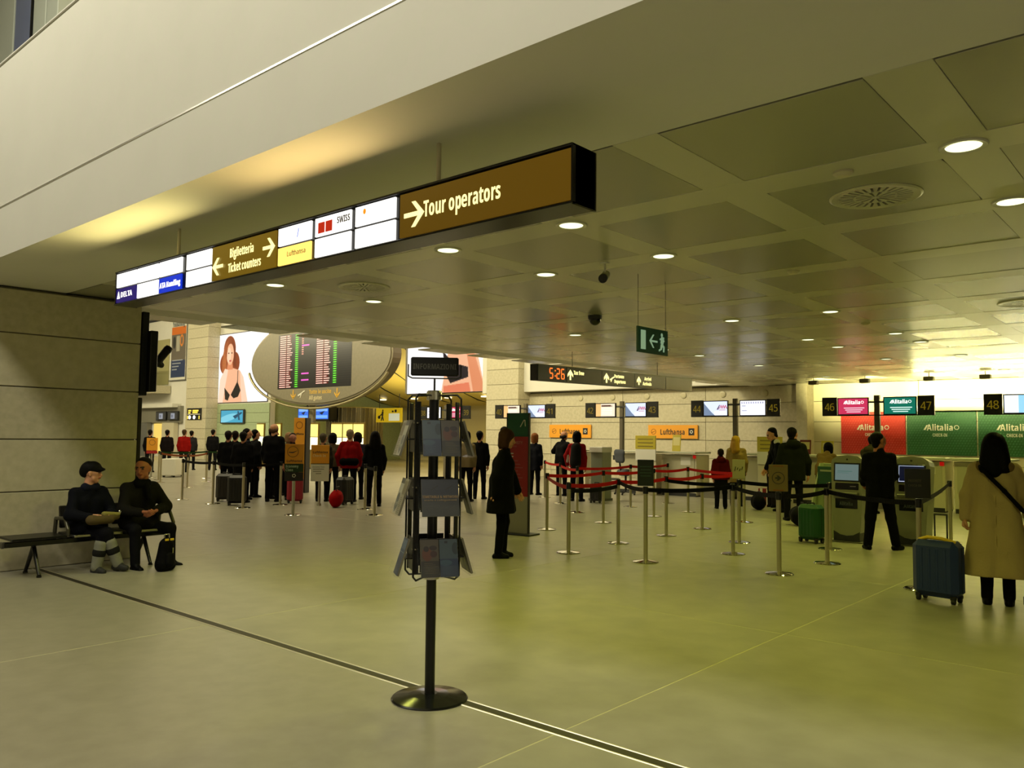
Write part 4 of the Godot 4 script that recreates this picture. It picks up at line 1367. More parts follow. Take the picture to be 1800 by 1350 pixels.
	part(sp, "arm", G.new().bar(Vector3(-0.02, 0.0, 0), Vector3(0.14, 0.015, 0), 0.022, -1, 10).mesh(M.black))
	var hd := part(sp, "lamp_head", skin_mesh([net([[Vector3(0.12, -0.02, 0), Vector3(0.25, 0.16, 0), 0.05, 0.055, 1.0, 0], [Vector3(0.13, -0.04, 0), Vector3(0.17, -0.06, 0), 0.05, 0.04, 1.0, 0]], 0.01, 0.02)], M.black))
	part(hd, "visor", G.new().bar(Vector3(0.24, 0.14, 0), Vector3(0.275, 0.19, 0), 0.058, 0.05, 14).mesh(M.satin))
	solo("corner_guard", bxm(Vector3(0, 1.03, 0), Vector3(0.05, 2.06, 0.06), mat(Color(0.11, 0.08, 0.06), 0.5), 0.006), "dark brown metal edge strip running down the pier corner", "edge strip", Vector3(4.785, 0, -10.62))

# ---------------------------------------------------------------- check-in counters
func flat_screen(parent: Node, called: String, w: float, h: float, p: Vector3, m: Material) -> Node3D:
	var o := part(parent, called, bxm(Vector3(0, 0, 0), Vector3(w, h, 0.06), M.satin, 0.006), p)
	part(o, "screen_image", sheet(w - 0.05, h - 0.05, m, 0.032))
	return o

func airline_logo(parent: Node, p: Vector3, w: float, sub: String, m: Material) -> void:
	text(parent, "Alitalia", w * 0.2, p, m, w * 0.72)
	part(parent, "wing_mark", G.new().prism(PackedVector2Array([Vector2(-0.06 * w, -0.075 * w), Vector2(0.0, -0.075 * w), Vector2(0.07 * w, 0.075 * w), Vector2(0.03 * w, 0.075 * w)]), 0, 0.003).mesh(m), p + Vector3(-0.4 * w, 0, 0))
	part(parent, "round_mark", G.new().at(Transform3D(Basis(Vector3.RIGHT, PI / 2), Vector3.ZERO)).lathe([[0.05 * w, 0.0], [0.05 * w, 0.004], [0.07 * w, 0.004], [0.07 * w, 0.0]], 20).mesh(m), p + Vector3(0.46 * w, 0, 0))
	if sub != "":
		text(parent, sub, w * 0.1, p + Vector3(0, -0.23 * w, 0), m, w * 0.4)

func airline_screens() -> Dictionary:
	var S := {}
	var im := picture(128, 80, Color(1.0, 0.93, 0.82))
	im.fill_rect(Rect2i(0, 0, 34, 80), Color(1.0, 0.78, 0.5))
	im.fill_rect(Rect2i(38, 8, 64, 10), Color(0.45, 0.26, 0.2))
	for k in 4:
		im.fill_rect(Rect2i(40, 30 + k * 11, 70, 4), Color(1, 1, 0.98))
	S.orange = screen_mat(im, 1.1)
	im = picture(128, 80, Color(0.86, 0.9, 1.0))
	poly(im, PackedVector2Array([Vector2(0, 10), Vector2(40, 60), Vector2(60, 80), Vector2(0, 80)]), Color(0.45, 0.52, 0.62))
	poly(im, PackedVector2Array([Vector2(70, 46), Vector2(84, 20), Vector2(88, 20), Vector2(80, 46)]), Color(0.4, 0.3, 0.4))
	for k in 3:
		poly(im, PackedVector2Array([Vector2(84 + k * 12, 40), Vector2(94 + k * 12, 18), Vector2(104 + k * 12, 40), Vector2(98 + k * 12, 40), Vector2(94 + k * 12, 26), Vector2(89 + k * 12, 40)]), Color(0.75, 0.3, 0.4))
	im.fill_rect(Rect2i(84, 48, 34, 3), Color(0.8, 0.5, 0.5))
	im.fill_rect(Rect2i(58, 56, 66, 22), Color(0.98, 0.98, 1))
	S.sky = screen_mat(im, 1.2)
	im = picture(128, 80, Color(0.98, 0.98, 1.0))
	for k in 10:
		im.fill_rect(Rect2i(6 + k * 12, 6, 6, 10), Color(0.6, 0.6, 0.72))
	im.fill_rect(Rect2i(8, 26, 20, 5), Color(0.6, 0.62, 0.72))
	im.fill_rect(Rect2i(8, 52, 26, 5), Color(0.65, 0.66, 0.76))
	S.text = screen_mat(im, 1.25)
	im = picture(128, 80, Color(0.82, 0.2, 0.36))
	for k in 3:
		im.fill_rect(Rect2i(24 + k * 6, 46 + k * 10, 90 - k * 14, 5), Color(1, 0.85, 0.9))
	S.red = screen_mat(im, 1.0)
	im = picture(128, 80, Color(0.05, 0.45, 0.36))
	for k in 3:
		im.fill_rect(Rect2i(24 + k * 6, 46 + k * 10, 90 - k * 14, 5), Color(0.9, 1, 0.95))
	S.green = screen_mat(im, 1.0)
	im = picture(128, 80, Color(0.62, 0.86, 1.0))
	im.fill_rect(Rect2i(0, 0, 50, 80), Color(0.95, 0.98, 1))
	disc(im, 82, 30, 12, 20, Color(0.95, 0.95, 0.95))
	disc(im, 82, 60, 10, 18, Color(0.12, 0.13, 0.3))
	poly(im, PackedVector2Array([Vector2(86, 16), Vector2(126, 24), Vector2(126, 30), Vector2(88, 28)]), Color(0.15, 0.16, 0.3))
	disc(im, 80, 8, 6, 7, Color(0.6, 0.5, 0.45))
	S.man = screen_mat(im, 1.1)
	return S

func desk(t: Node3D, z: float, w: float, S: Dictionary) -> void:
	var d := part(t, "desk", G.new().box(Vector3(z, 0.58, 0.0), Vector3(w, 1.1, 0.72), 0.01).mesh(M.cream))
	part(d, "desk_top", bxm(Vector3(z, 1.19, 0.06), Vector3(w + 0.08, 0.05, 0.9), mat(Color(0.74, 0.74, 0.66), 0.35), 0.012))
	part(d, "plinth", bxm(Vector3(z, 0.05, 0.02), Vector3(w - 0.04, 0.1, 0.7), M.darkgrey))
	part(d, "front_panel", bxm(Vector3(z, 0.74, 0.365), Vector3(w - 0.12, 0.6, 0.012), mat(Color(0.7, 0.68, 0.57), 0.45), 0.004))
	part(d, "notice", sheet(0.3, 0.22, M.white, 0.0), Vector3(z + w * 0.2, 0.96, 0.376))
	part(d, "indicator_lamp", bxm(Vector3(z + w * 0.5 - 0.06, 1.08, 0.38), Vector3(0.09, 0.09, 0.02), glow(Color(0.7, 0.03, 0.03), 0.7), 0.01))

func counters() -> void:
	var S := airline_screens()
	var nm := glow(Color(0.5, 0.42, 0.06), 0.7)
	var zs := [-21.6, -17.75, -13.88, -10.15, -6.4, -2.75]
	var kinds := [["text", "red"], ["orange", "sky"], ["orange", "sky"], ["sky", "text"], ["red", "green"], ["man", "text"]]
	for k in 6:
		var n := 38 + k * 2
		var t := thing("counter_sign", "counter sign with two lit screens numbered %s" % ["thirty-eight and thirty-nine", "forty and forty-one", "forty-two and forty-three", "forty-four and forty-five", "forty-six and forty-seven", "forty-eight and forty-nine"][k], "counter sign", Vector3(21.0, 0, zs[k]), FACE_W, "counter number signs")
		part(t, "post", bxm(Vector3(0, 1.35, -0.05), Vector3(0.13, 2.7, 0.1), mat(Color(0.34, 0.31, 0.24), 0.45), 0.01))
		part(t, "cross_bar", bxm(Vector3(0, 2.53, 0), Vector3(0.9, 0.045, 0.045), M.darkgrey))
		part(t, "lower_bar", bxm(Vector3(0, 2.205, 0.0), Vector3(2.62, 0.025, 0.05), M.black))
		for s in 2:
			var sg := -1.0 if s == 0 else 1.0
			var sc := flat_screen(t, "lit_screen", 0.76, 0.44, Vector3(sg * 0.55, 2.43, 0.02), S[kinds[k][s]])
			if kinds[k][s] in ["red", "green"]:
				airline_logo(sc, Vector3(0, 0.1, 0.035), 0.5, "", M.lit)
			elif kinds[k][s] == "orange":
				text(sc, "Lufthansa", 0.05, Vector3(0.06, 0.13, 0.035), M.ink, 0.4)
			var pl := part(t, "number_plate", bxm(Vector3(sg * 1.13, 2.43, 0.02), Vector3(0.37, 0.47, 0.06), mat(Color(0.05, 0.048, 0.03), 0.4), 0.004))
			text(pl, str(n + s), 0.2, Vector3(sg * 1.13, 2.42, 0.052), nm, 0.24, 0.0, false, false)
	# desks with the baggage belt between
	for k in range(2, 6):
		var n := 38 + k * 2
		var t := thing("check_in_counter", "cream check-in desk pair with baggage belt under the sign %s" % ["", "", "forty-two", "forty-four", "forty-six", "forty-eight"][k], "check-in desk", Vector3(20.4, 0, zs[k]), FACE_W, "check-in desks")
		desk(t, -1.2, 1.1, S)
		desk(t, 1.15, 1.15, S)
		part(t, "belt_frame", bxm(Vector3(0, 0.17, 0.0), Vector3(0.95, 0.34, 0.86), M.steel, 0.01))
		part(t, "belt", bxm(Vector3(0, 0.35, 0.0), Vector3(0.8, 0.02, 0.84), mat(Color(0.06, 0.06, 0.055), 0.7), 0.004))
		part(t, "scale_display", bxm(Vector3(0.42, 1.0, 0.3), Vector3(0.2, 0.14, 0.06), M.darkgrey, 0.01))
	# swivel chairs
	for a in [[19.3, -12.6, "grey swivel chair behind the barrier left of the round notices"], [22.6, -9.6, "grey swivel chair behind the desk under number 45"]]:
		var c := thing("office_chair", a[2], "chair", Vector3(a[0], 0, a[1]), 1.2, "swivel chairs at the counters")
		var gm := cloth(Color(0.3, 0.31, 0.33))
		part(c, "backrest", skin_mesh([net([[Vector3(-0.12, 0.98, -0.2), Vector3(0.12, 0.98, -0.2), 0.1, 0.1, 0.45, 0], [Vector3(-0.15, 1.16, -0.22), Vector3(0.15, 1.16, -0.22), 0.1, 0.1, 0.4, 0]], 0.016, 0.05)], gm))
		part(c, "seat", skin_mesh([net([[Vector3(-0.12, 0.62, -0.05), Vector3(0.12, 0.62, -0.05), 0.1, 0.1, 1.6, 0]], 0.02, 0.03)], gm))
		part(c, "column", G.new().bar(Vector3(0, 0.08, 0), Vector3(0, 0.6, 0), 0.03).bar(Vector3(0, 0.6, -0.16), Vector3(0, 1.0, -0.22), 0.025).mesh(M.black))
		for k in 5:
			var q := TAU * k / 5
			part(c, "leg", G.new().bar(Vector3(0, 0.1, 0), Vector3(sin(q) * 0.3, 0.05, cos(q) * 0.3), 0.025, 0.018).ball(Vector3(sin(q) * 0.3, 0.03, cos(q) * 0.3), Vector3(0.03, 0.03, 0.03), 10, 6).mesh(M.black))
	# tall grey cabinet by counter 42
	var cb := thing("cabinet", "tall pale grey-green cabinet with open lid left of the red lamp", "cabinet", Vector3(17.1, 0, -11.9), FACE_W)
	part(cb, "body", bxm(Vector3(0, 0.62, 0), Vector3(0.36, 1.24, 0.4), mat(Color(0.52, 0.55, 0.47), 0.45), 0.01))
	part(cb, "top_box", bxm(Vector3(0, 1.28, 0.02), Vector3(0.4, 0.14, 0.44), M.white, 0.012))
	part(cb, "base", bxm(Vector3(0, 0.03, 0.02), Vector3(0.42, 0.06, 0.46), M.grey))
	# signs on the wall behind
	for a in [[-14.43, 1.95, 0.47, "orange airline wall sign with dark emblem between numbers 43 and 44"], [-18.9, 2.0, 0.5, "orange airline wall sign behind the broad man in black"]]:
		var w := thing("airline_sign", a[3], "sign", Vector3(25.08, 1.8, a[0]), FACE_W, "orange airline wall signs")
		part(w, "board", bxm(Vector3(0, 0, 0.02), Vector3(a[1], a[2], 0.04), M.orange, 0.004))
		text(w, "Lufthansa", 0.2, Vector3(0.0, -0.01, 0.042), M.ink, 0.95)
		part(w, "emblem_ring", G.new().at(Transform3D(Basis(Vector3.RIGHT, PI / 2), Vector3(-0.75, 0, 0.04))).lathe([[0.085, 0.0], [0.085, 0.004], [0.1, 0.004], [0.1, 0.0]], 24).mesh(mat(Color(0.45, 0.26, 0.05), 0.5)))
		part(w, "emblem_bird", G.new().bar(Vector3(-0.82, -0.03, 0.043), Vector3(-0.68, 0.03, 0.043), 0.012, 0.005, 6).mesh(mat(Color(0.45, 0.26, 0.05), 0.5)))
		var eb := part(w, "emblem_square", bxm(Vector3(0.74, 0, 0.042), Vector3(0.22, 0.24, 0.006), M.ink))
		part(eb, "star_ring", G.new().at(Transform3D(Basis(Vector3.RIGHT, PI / 2), Vector3(0.74, 0.0, 0.046))).lathe([[0.04, 0.0], [0.04, 0.003], [0.065, 0.003], [0.065, 0.0]], 5).mesh(M.white))
	# patterned panels of the far check-in wall
	for a in [[-8.67, -6.86, Color(0.72, 0.12, 0.05), "red patterned wall panel with white airline name"], [-6.82, -5.05, Color(0.1, 0.33, 0.17), "green patterned wall panel next to the red one"], [-5.01, -3.25, Color(0.1, 0.33, 0.17), "green patterned wall panel at the right edge"], [-3.21, -1.4, Color(0.1, 0.33, 0.17), "green patterned wall panel beyond the right edge"]]:
		var w := thing("wall_panel", a[3], "wall panel", Vector3(25.1, 1.18, (a[0] + a[1]) / 2), FACE_W, "patterned panels of the far check-in wall")
		var wd: float = a[1] - a[0]
		var pm := mat(a[2], 0.5)
		part(w, "board", bxm(Vector3(0, 0.62, 0.02), Vector3(wd, 1.24, 0.04), pm, 0.004))
		var kn := G.new()
		for r in 17:
			for c in 24:
				var x := -wd / 2 + wd * (c + 0.5 + (0.25 if r % 2 else -0.25)) / 24
				var y := 0.04 + r * 0.07
				kn.quad(Vector3(x - 0.026, y, 0.041), Vector3(x + 0.014, y + 0.008, 0.047), Vector3(x + 0.026, y + 0.045, 0.047), Vector3(x - 0.014, y + 0.037, 0.041))
		var wv := part(w, "raised_weave", kn.mesh(mat((a[2] as Color).lightened(0.12), 0.45)))
		wv.set_meta("kind", "stuff")
		airline_logo(w, Vector3(-0.02, 0.78, 0.05), 0.92, "CHECK-IN", M.white)
	# lamp trough along the top of the green panels, lighting the wall and ceiling above
	var tg := thing("lamp_trough", "slim trough of lamps along the top edge of the green wall panels", "light", Vector3(25.1, 2.43, -3.2), FACE_W)
	part(tg, "tray", bxm(Vector3(0, 0.008, 0.09), Vector3(7.0, 0.016, 0.18), M.cream, 0.002))
	part(tg, "front_lip", bxm(Vector3(0, 0.035, 0.175), Vector3(7.0, 0.05, 0.012), M.cream, 0.002))
	part(tg, "lamp_tube", G.new().bar(Vector3(-3.4, 0.035, 0.09), Vector3(3.4, 0.035, 0.09), 0.013, -1, 10).mesh(glow(Color(1, 0.98, 0.85), 1.6)))
	area_light("trough_light", Vector3(25.0, 2.5, -3.2), Vector2(6.8, 0.08), Vector3(-0.35, 1, 0), Color(1.0, 0.96, 0.7), 26.0)
	# notices standing on the desks
	for a in [[20.25, 1.222, -11.55, 0.26, 0.46, "yellow", "yellow leaning card on the desk under number 44"], [20.25, 1.222, -7.9, 0.28, 0.36, "red", "small red framed card on the desk beside the tan notice"], [20.25, 1.222, -7.35, 0.3, 0.34, "yellow", "yellow card on the desk before the red wall panel"], [20.25, 1.222, -3.8, 0.3, 0.34, "yellow", "yellow card on the desk behind the woman in the beige coat"]]:
		var o := thing("card", a[6], "notice", Vector3(a[0], a[1], a[2]), FACE_W)
		var cd := part(o, "board", bxm(Vector3(0, a[4] / 2, 0), Vector3(a[3], a[4], 0.02), mat(Color(0.72, 0.66, 0.2), 0.5) if a[5] == "yellow" else mat(Color(0.4, 0.1, 0.07), 0.5), 0.003))
		cd.rotation.x = -0.12
		part(cd, "print_block", sheet(a[3] * 0.8, a[4] * 0.5, mat(Color(0.8, 0.76, 0.5), 0.5), 0.012), Vector3(0, a[4] * 0.6, 0))
		part(o, "prop_foot", bxm(Vector3(0, 0.03, -0.08), Vector3(0.08, 0.06, 0.1), M.grey))
	# yellow and white notice boards
	for a in [[19.7, -12.2, "yellow and white notice board on a stand left of the desks"], [19.75, -8.6, "yellow notice board on the counter behind the tall man"]]:
		var o := thing("notice_board", a[2], "notice", Vector3(a[0], 0, a[1]), FACE_W, "yellow and white notice boards")
		part(o, "stand", bxm(Vector3(0, 0.5, -0.03), Vector3(0.66, 1.0, 0.04), M.cream, 0.004))
		part(o, "white_board", bxm(Vector3(0, 1.2, 0), Vector3(0.66, 0.5, 0.03), M.white, 0.004))
		part(o, "yellow_board", bxm(Vector3(0, 1.46, 0.004), Vector3(0.66, 0.38, 0.03), mat(Color(0.72, 0.66, 0.18), 0.5), 0.004))
		for k in 3:
			part(o, "print_line", bxm(Vector3(0, 1.55 - k * 0.1, 0.021), Vector3(0.5, 0.03, 0.003), mat(Color(0.5, 0.45, 0.14), 0.6)))
	# round lamps along the wall
	for k in 7:
		solo("wall_lamp", G.new().at(Transform3D(Basis(Vector3.RIGHT, PI / 2), Vector3.ZERO)).lathe([[0.0, 0.03], [0.06, 0.03], [0.1, 0.02], [0.115, 0.0]], 20).mesh(mat(Color(0.72, 0.69, 0.56), 0.45)), "round pale wall disc under the bulkhead, number %s from the left" % ["one", "two", "three", "four", "five", "six", "seven"][k], "wall disc", Vector3(25.1, 3.06, -19.9 + k * 1.47), FACE_W, "round discs under the bulkhead")

# ---------------------------------------------------------------- the hall behind
func hall_things() -> void:
	# two backlit posters of a model
	var skin := Color(0.96, 0.72, 0.56)
	var shade := Color(0.88, 0.55, 0.38)
	var hair := Color(0.56, 0.25, 0.12)
	var im := picture(300, 230, Color(1, 0.99, 0.98))
	var pt := func(l: Array) -> PackedVector2Array:
		var o := PackedVector2Array()
		for q in l:
			o.append(Vector2(q[0] * 300, q[1] * 230))
		return o
	disc(im, 66, 54, 38, 48, hair)
	disc(im, 36, 98, 30, 34, hair, 0.15)
	disc(im, 104, 96, 26, 34, hair, -0.15)
	poly(im, pt.call([[0.03, 0.66], [0.12, 0.55], [0.2, 0.5], [0.3, 0.5], [0.44, 0.54], [0.52, 0.64], [0.56, 1], [0.01, 1]]), skin)
	poly(im, pt.call([[0.45, 0.56], [0.52, 0.64], [0.62, 1], [0.5, 1], [0.47, 0.8]]), Color(0.99, 0.82, 0.7))
	poly(im, pt.call([[0.19, 0.38], [0.28, 0.38], [0.3, 0.52], [0.17, 0.52]]), shade)
	disc(im, 70, 68, 23, 36, skin)
	disc(im, 62, 70, 13, 26, Color(0.99, 0.82, 0.68))
	poly(im, pt.call([[0.12, 0.14], [0.19, 0.08], [0.165, 0.3], [0.15, 0.5], [0.08, 0.56], [0.05, 0.4]]), Color(0.64, 0.32, 0.15))
	poly(im, pt.call([[0.26, 0.08], [0.34, 0.2], [0.37, 0.5], [0.31, 0.46], [0.31, 0.26]]), Color(0.48, 0.2, 0.1))
	for k in 9:
		poly(im, pt.call([[0.1 + k * 0.005, 0.2 + k * 0.02], [0.105 + k * 0.005, 0.2 + k * 0.02], [0.075 + k * 0.012, 0.55], [0.065 + k * 0.012, 0.55]]), Color(0.72, 0.4, 0.2))
	disc(im, 60, 64, 4, 2, Color(0.3, 0.17, 0.13))
	disc(im, 80, 64, 4, 2, Color(0.3, 0.17, 0.13))
	disc(im, 71, 90, 7, 3, Color(0.78, 0.34, 0.3))
	poly(im, pt.call([[0.03, 0.66], [0.13, 0.5], [0.2, 0.52], [0.14, 0.78], [0.1, 1], [0.0, 1]]), Color(0.99, 0.85, 0.74))
	poly(im, pt.call([[0.13, 0.78], [0.25, 0.89], [0.21, 0.97], [0.15, 0.95]]), Color(0.08, 0.06, 0.07))
	poly(im, pt.call([[0.27, 0.89], [0.4, 0.7], [0.47, 0.83], [0.42, 0.92], [0.33, 0.94]]), Color(0.08, 0.06, 0.07))
	poly(im, pt.call([[0.4, 0.54], [0.408, 0.54], [0.408, 0.72], [0.396, 0.72]]), Color(0.08, 0.06, 0.07))
	im.resize(150, 115, Image.INTERPOLATE_BILINEAR)
	im.resize(450, 345, Image.INTERPOLATE_CUBIC)
	var P := [[25.16, -42.75, 5.3, 3.39, 4.06, im, "large backlit poster of a long-haired model above the hall at left"]]
	im = picture(270, 205, Color(1, 0.99, 0.98))
	poly(im, PackedVector2Array([Vector2(150, 0), Vector2(200, 0), Vector2(236, 120), Vector2(262, 205), Vector2(120, 205), Vector2(140, 120)]), skin)
	poly(im, PackedVector2Array([Vector2(140, 0), Vector2(172, 0), Vector2(150, 60), Vector2(150, 110), Vector2(130, 80)]), shade)
	poly(im, PackedVector2Array([Vector2(186, 60), Vector2(214, 90), Vector2(262, 205), Vector2(224, 205)]), shade)
	poly(im, PackedVector2Array([Vector2(124, 112), Vector2(160, 140), Vector2(206, 150), Vector2(208, 172), Vector2(150, 184), Vector2(132, 160)]), Color(0.16, 0.13, 0.14))
	poly(im, PackedVector2Array([Vector2(128, 190), Vector2(210, 184), Vector2(216, 205), Vector2(128, 205)]), Color(0.9, 0.5, 0.36))
	disc(im, 226, 20, 10, 22, hair)
	im.resize(135, 102, Image.INTERPOLATE_BILINEAR)
	im.resize(400, 304, Image.INTERPOLATE_CUBIC)
	P.append([25.14, -25.85, 5.1, 3.48, 4.06, im, "large backlit poster of a model close-up behind the INFORMAZIONI plate"])
	for a in P:
		var t := thing("lit_poster", a[6], "billboard", Vector3(a[0], a[3], a[1]), FACE_W, "backlit posters in the hall")
		part(t, "frame", bxm(Vector3(0, a[4] / 2, -0.08), Vector3(a[2] + 0.08, a[4] + 0.08, 0.16), M.darkgrey, 0.01))
		part(t, "lit_screen", sheet(a[2], a[4], screen_mat(a[5], 1.05), 0.004), Vector3(0, a[4] / 2, 0))
		area_light("poster_light", Vector3(a[0] - 0.12, a[3] + a[4] / 2, a[1]), Vector2(a[2], a[4]), Vector3(-1, 0, 0), Color(1, 0.95, 0.9), 1.6)
	# oval departures board
	var ov := thing("departure_board", "big grey oval flight board with red and green text columns", "flight board", Vector3(22.5, 5.08, -31.9), FACE_W)
	var el := PackedVector2Array()
	var el2 := PackedVector2Array()
	for k in 64:
		var q := TAU * k / 64
		el.append(Vector2(cos(q) * 5.4, sin(q) * 2.06))
		el2.append(Vector2(cos(q) * 5.52, sin(q) * 2.16))
	part(ov, "face", G.new().prism(el, -0.02, 0.0).mesh(mottled(Color(0.42, 0.4, 0.32), Color(0.46, 0.43, 0.35), 0.45, 2.0, 0.02, 61)))
	part(ov, "rim", G.new().prism(el2, -0.5, -0.03).mesh(mat(Color(0.45, 0.42, 0.33), 0.35, 0.5)))
	var arc := []
	for k in 25:
		var q := PI * 1.06 + PI * 0.82 * k / 24
		arc.append(Vector3(cos(q) * 5.7, sin(q) * 2.3, 0.05))
	part(ov, "curved_rail", G.new().tube(arc, 0.06, 8).mesh(mat(Color(0.6, 0.56, 0.42), 0.3, 0.8)))
	part(ov, "support_pole", G.new().bar(Vector3(-0.6, -5.08, -0.35), Vector3(-0.6, -1.9, -0.35), 0.16, -1, 20).mesh(mat(Color(0.5, 0.47, 0.38), 0.35, 0.6)))
	var bd := picture(384, 180, Color(0.1, 0.085, 0.06))
	var r := RandomNumberGenerator.new()
	r.seed = 12
	for c in 2:
		var x0 := 8 + c * 200
		for k in 25:
			var y := 4 + k * 7
			if c == 1 and k == 24:
				continue
			bd.fill_rect(Rect2i(x0, y - 1, 64, 5), Color(0.4, 0.06, 0.04))
			bd.fill_rect(Rect2i(x0 + 1, y, 34, 3), Color(1, 0.8, 0.72))
			bd.fill_rect(Rect2i(x0 + 40, y, 14 + r.randi() % 20, 3), Color(1, 0.8, 0.72))
			bd.fill_rect(Rect2i(x0 + 84, y - 1, 22, 5), Color(0.1, 0.4, 0.02))
			bd.fill_rect(Rect2i(x0 + 88, y, 14, 3), Color(0.45, 0.95, 0.2))
		if c == 0:
			for k in 10:
				bd.fill_rect(Rect2i(x0 + 122, 4 + k * 7, 10, 4), Color(0.9, 0.6, 0.5))
			for k in [5, 18, 21]:
				bd.fill_rect(Rect2i(x0 + 122, 4 + k * 7, 40, 5), Color(0.9, 0.35, 0.75))
		else:
			for k in 24:
				bd.fill_rect(Rect2i(x0 + 112, 6 + k * 7, 66, 2), Color(0.04, 0.035, 0.03))
	part(ov, "lit_screen", sheet(5.8, 2.66, screen_mat(bd, 1.3), 0.004), Vector3(-0.15, 0.0, 0.002))
	for x in [-2.0, 2.05]:
		var ar := part(ov, "arrow_symbol", arrow(0.46, 0.07, mat(Color(0.78, 0.6, 0.16), 0.5)), Vector3(x * 0.85, -1.62, 0.006))
		ar.rotation.z = -PI / 2
	text(ov, "Tutte le uscite", 0.2, Vector3(0.45, -1.52, 0.006), mat(Color(0.75, 0.6, 0.2), 0.5), 1.7)
	text(ov, "All gates", 0.2, Vector3(0.1, -1.8, 0.006), mat(Color(0.75, 0.7, 0.55), 0.5), 1.0)
	part(ov, "plane_symbol", G.new().bar(Vector3(-0.25, -0.1, 0), Vector3(0.25, 0.12, 0), 0.05, 0.03, 8).bar(Vector3(0, 0, 0), Vector3(-0.12, -0.2, 0), 0.035, 0.02, 8).mesh(M.white), Vector3(-1.0, -1.58, 0.01))
	for x in [-3.2, 3.2]:
		part(ov, "hanger", G.new().bar(Vector3(x, 1.5, -0.25), Vector3(x, 4.15, -0.25), 0.04).mesh(M.darkgrey))
	# screens and small signs
	im = picture(128, 64, Color(0.28, 0.66, 0.78))
	disc(im, 40, 40, 60, 18, Color(0.5, 0.82, 0.9), -0.3)
	poly(im, PackedVector2Array([Vector2(70, 30), Vector2(120, 8), Vector2(124, 14), Vector2(84, 44)]), Color(0.12, 0.3, 0.4))
	poly(im, PackedVector2Array([Vector2(96, 4), Vector2(104, 4), Vector2(112, 50), Vector2(102, 50)]), Color(0.15, 0.32, 0.42))
	var tv := thing("wall_screen", "wide screen with turquoise picture below the left poster", "screen", Vector3(25.05, 2.2, -43.5), FACE_W)
	part(tv, "case", bxm(Vector3(0, 0.35, 0), Vector3(2.6, 0.82, 0.1), M.darkgrey, 0.02))
	part(tv, "lit_screen", sheet(2.4, 0.7, screen_mat(im, 1.0), 0.004), Vector3(0, 0.35, 0.05))
	im = picture(64, 48, Color(0.2, 0.42, 0.85))
	im.fill_rect(Rect2i(4, 6, 56, 10), Color(0.5, 0.7, 1))
	im.fill_rect(Rect2i(4, 32, 56, 12), Color(0.45, 0.68, 0.98))
	poly(im, PackedVector2Array([Vector2(20, 22), Vector2(46, 14), Vector2(34, 30)]), Color(0.08, 0.1, 0.2))
	var blue := screen_mat(im, 1.2)
	for a in [[-36.3, 0.9, "left"], [-34.7, 1.15, "right"]]:
		var m := thing("hall_monitor", "boxy monitor with blue screen under the oval board, %s of the pole" % a[2], "monitor", Vector3(25.0, 2.3, a[0]), FACE_W, "blue monitors under the oval board")
		part(m, "case", bxm(Vector3(0, 0.34, -0.2), Vector3(a[1] + 0.14, 0.78, 0.5), M.black, 0.05))
		part(m, "lit_screen", sheet(a[1], 0.6, blue, 0.004), Vector3(0, 0.35, 0.05))
		part(m, "ceiling_arm", G.new().bar(Vector3(0, 0.7, -0.2), Vector3(0, 1.35, -0.2), 0.05).mesh(M.black))
	var ys := thing("yellow_sign", "yellow hanging sign with a black porter figure at the gate passage", "sign", Vector3(24.6, 2.16, -29.0), FACE_W)
	part(ys, "panel", bxm(Vector3(0, 0.33, 0), Vector3(1.8, 0.66, 0.08), glow(Color(0.85, 0.7, 0.08), 0.6), 0.01))
	part(ys, "white_field", sheet(0.75, 0.34, glow(Color(0.9, 0.9, 0.75), 0.6), 0.004), Vector3(0.4, 0.24, 0.04))
	part(ys, "porter_symbol", G.new().ball(Vector3(-0.4, 0.55, 0.045), Vector3(0.05, 0.05, 0.005), 10, 6).bar(Vector3(-0.4, 0.5, 0.045), Vector3(-0.42, 0.3, 0.045), 0.05, -1, 8).bar(Vector3(-0.42, 0.3, 0.045), Vector3(-0.5, 0.08, 0.045), 0.03, -1, 8).bar(Vector3(-0.42, 0.3, 0.045), Vector3(-0.34, 0.08, 0.045), 0.03, -1, 8).bar(Vector3(-0.42, 0.42, 0.045), Vector3(-0.6, 0.3, 0.045), 0.025, -1, 8).ball(Vector3(-0.66, 0.24, 0.045), Vector3(0.1, 0.08, 0.005), 10, 6).mesh(M.ink))
	part(ys, "bag_symbol", G.new().box(Vector3(0.3, 0.5, 0.045), Vector3(0.12, 0.08, 0.006)).box(Vector3(0.5, 0.52, 0.045), Vector3(0.14, 0.12, 0.006)).mesh(M.ink))
	for x in [-0.7, 0.7]:
		part(ys, "hanger", G.new().bar(Vector3(x, 0.66, 0), Vector3(x, 1.3, 0), 0.015).mesh(M.darkgrey))
	var bs := thing("pictogram_sign", "small black sign with yellow text and white pictograms on the column", "sign", Vector3(24.37, 2.36, -46.7), FACE_W)
	part(bs, "panel", bxm(Vector3(0, 0.35, 0), Vector3(1.7, 0.7, 0.06), M.black, 0.01))
	for a in [[-0.5, 0.55, 0.35], [0.2, 0.55, 0.7], [-0.55, 0.42, 0.25], [0.15, 0.44, 0.6]]:
		part(bs, "lit_text_bar", bxm(Vector3(a[0], a[1], 0.033), Vector3(a[2], 0.09, 0.01), M.lit_yellow))
	part(bs, "white_bar", bxm(Vector3(0, 0.33, 0.033), Vector3(1.5, 0.04, 0.01), M.white))
	for x in [-0.5, 0.05]:
		part(bs, "lit_pictogram", G.new().ball(Vector3(x, 0.15, 0.033), Vector3(0.16, 0.12, 0.01), 14, 6).mesh(M.lit))
	for x in [-0.75, 0.65]:
		part(bs, "lit_arrow_bar", bxm(Vector3(x, 0.14, 0.033), Vector3(0.1, 0.2, 0.01), M.lit_yellow))
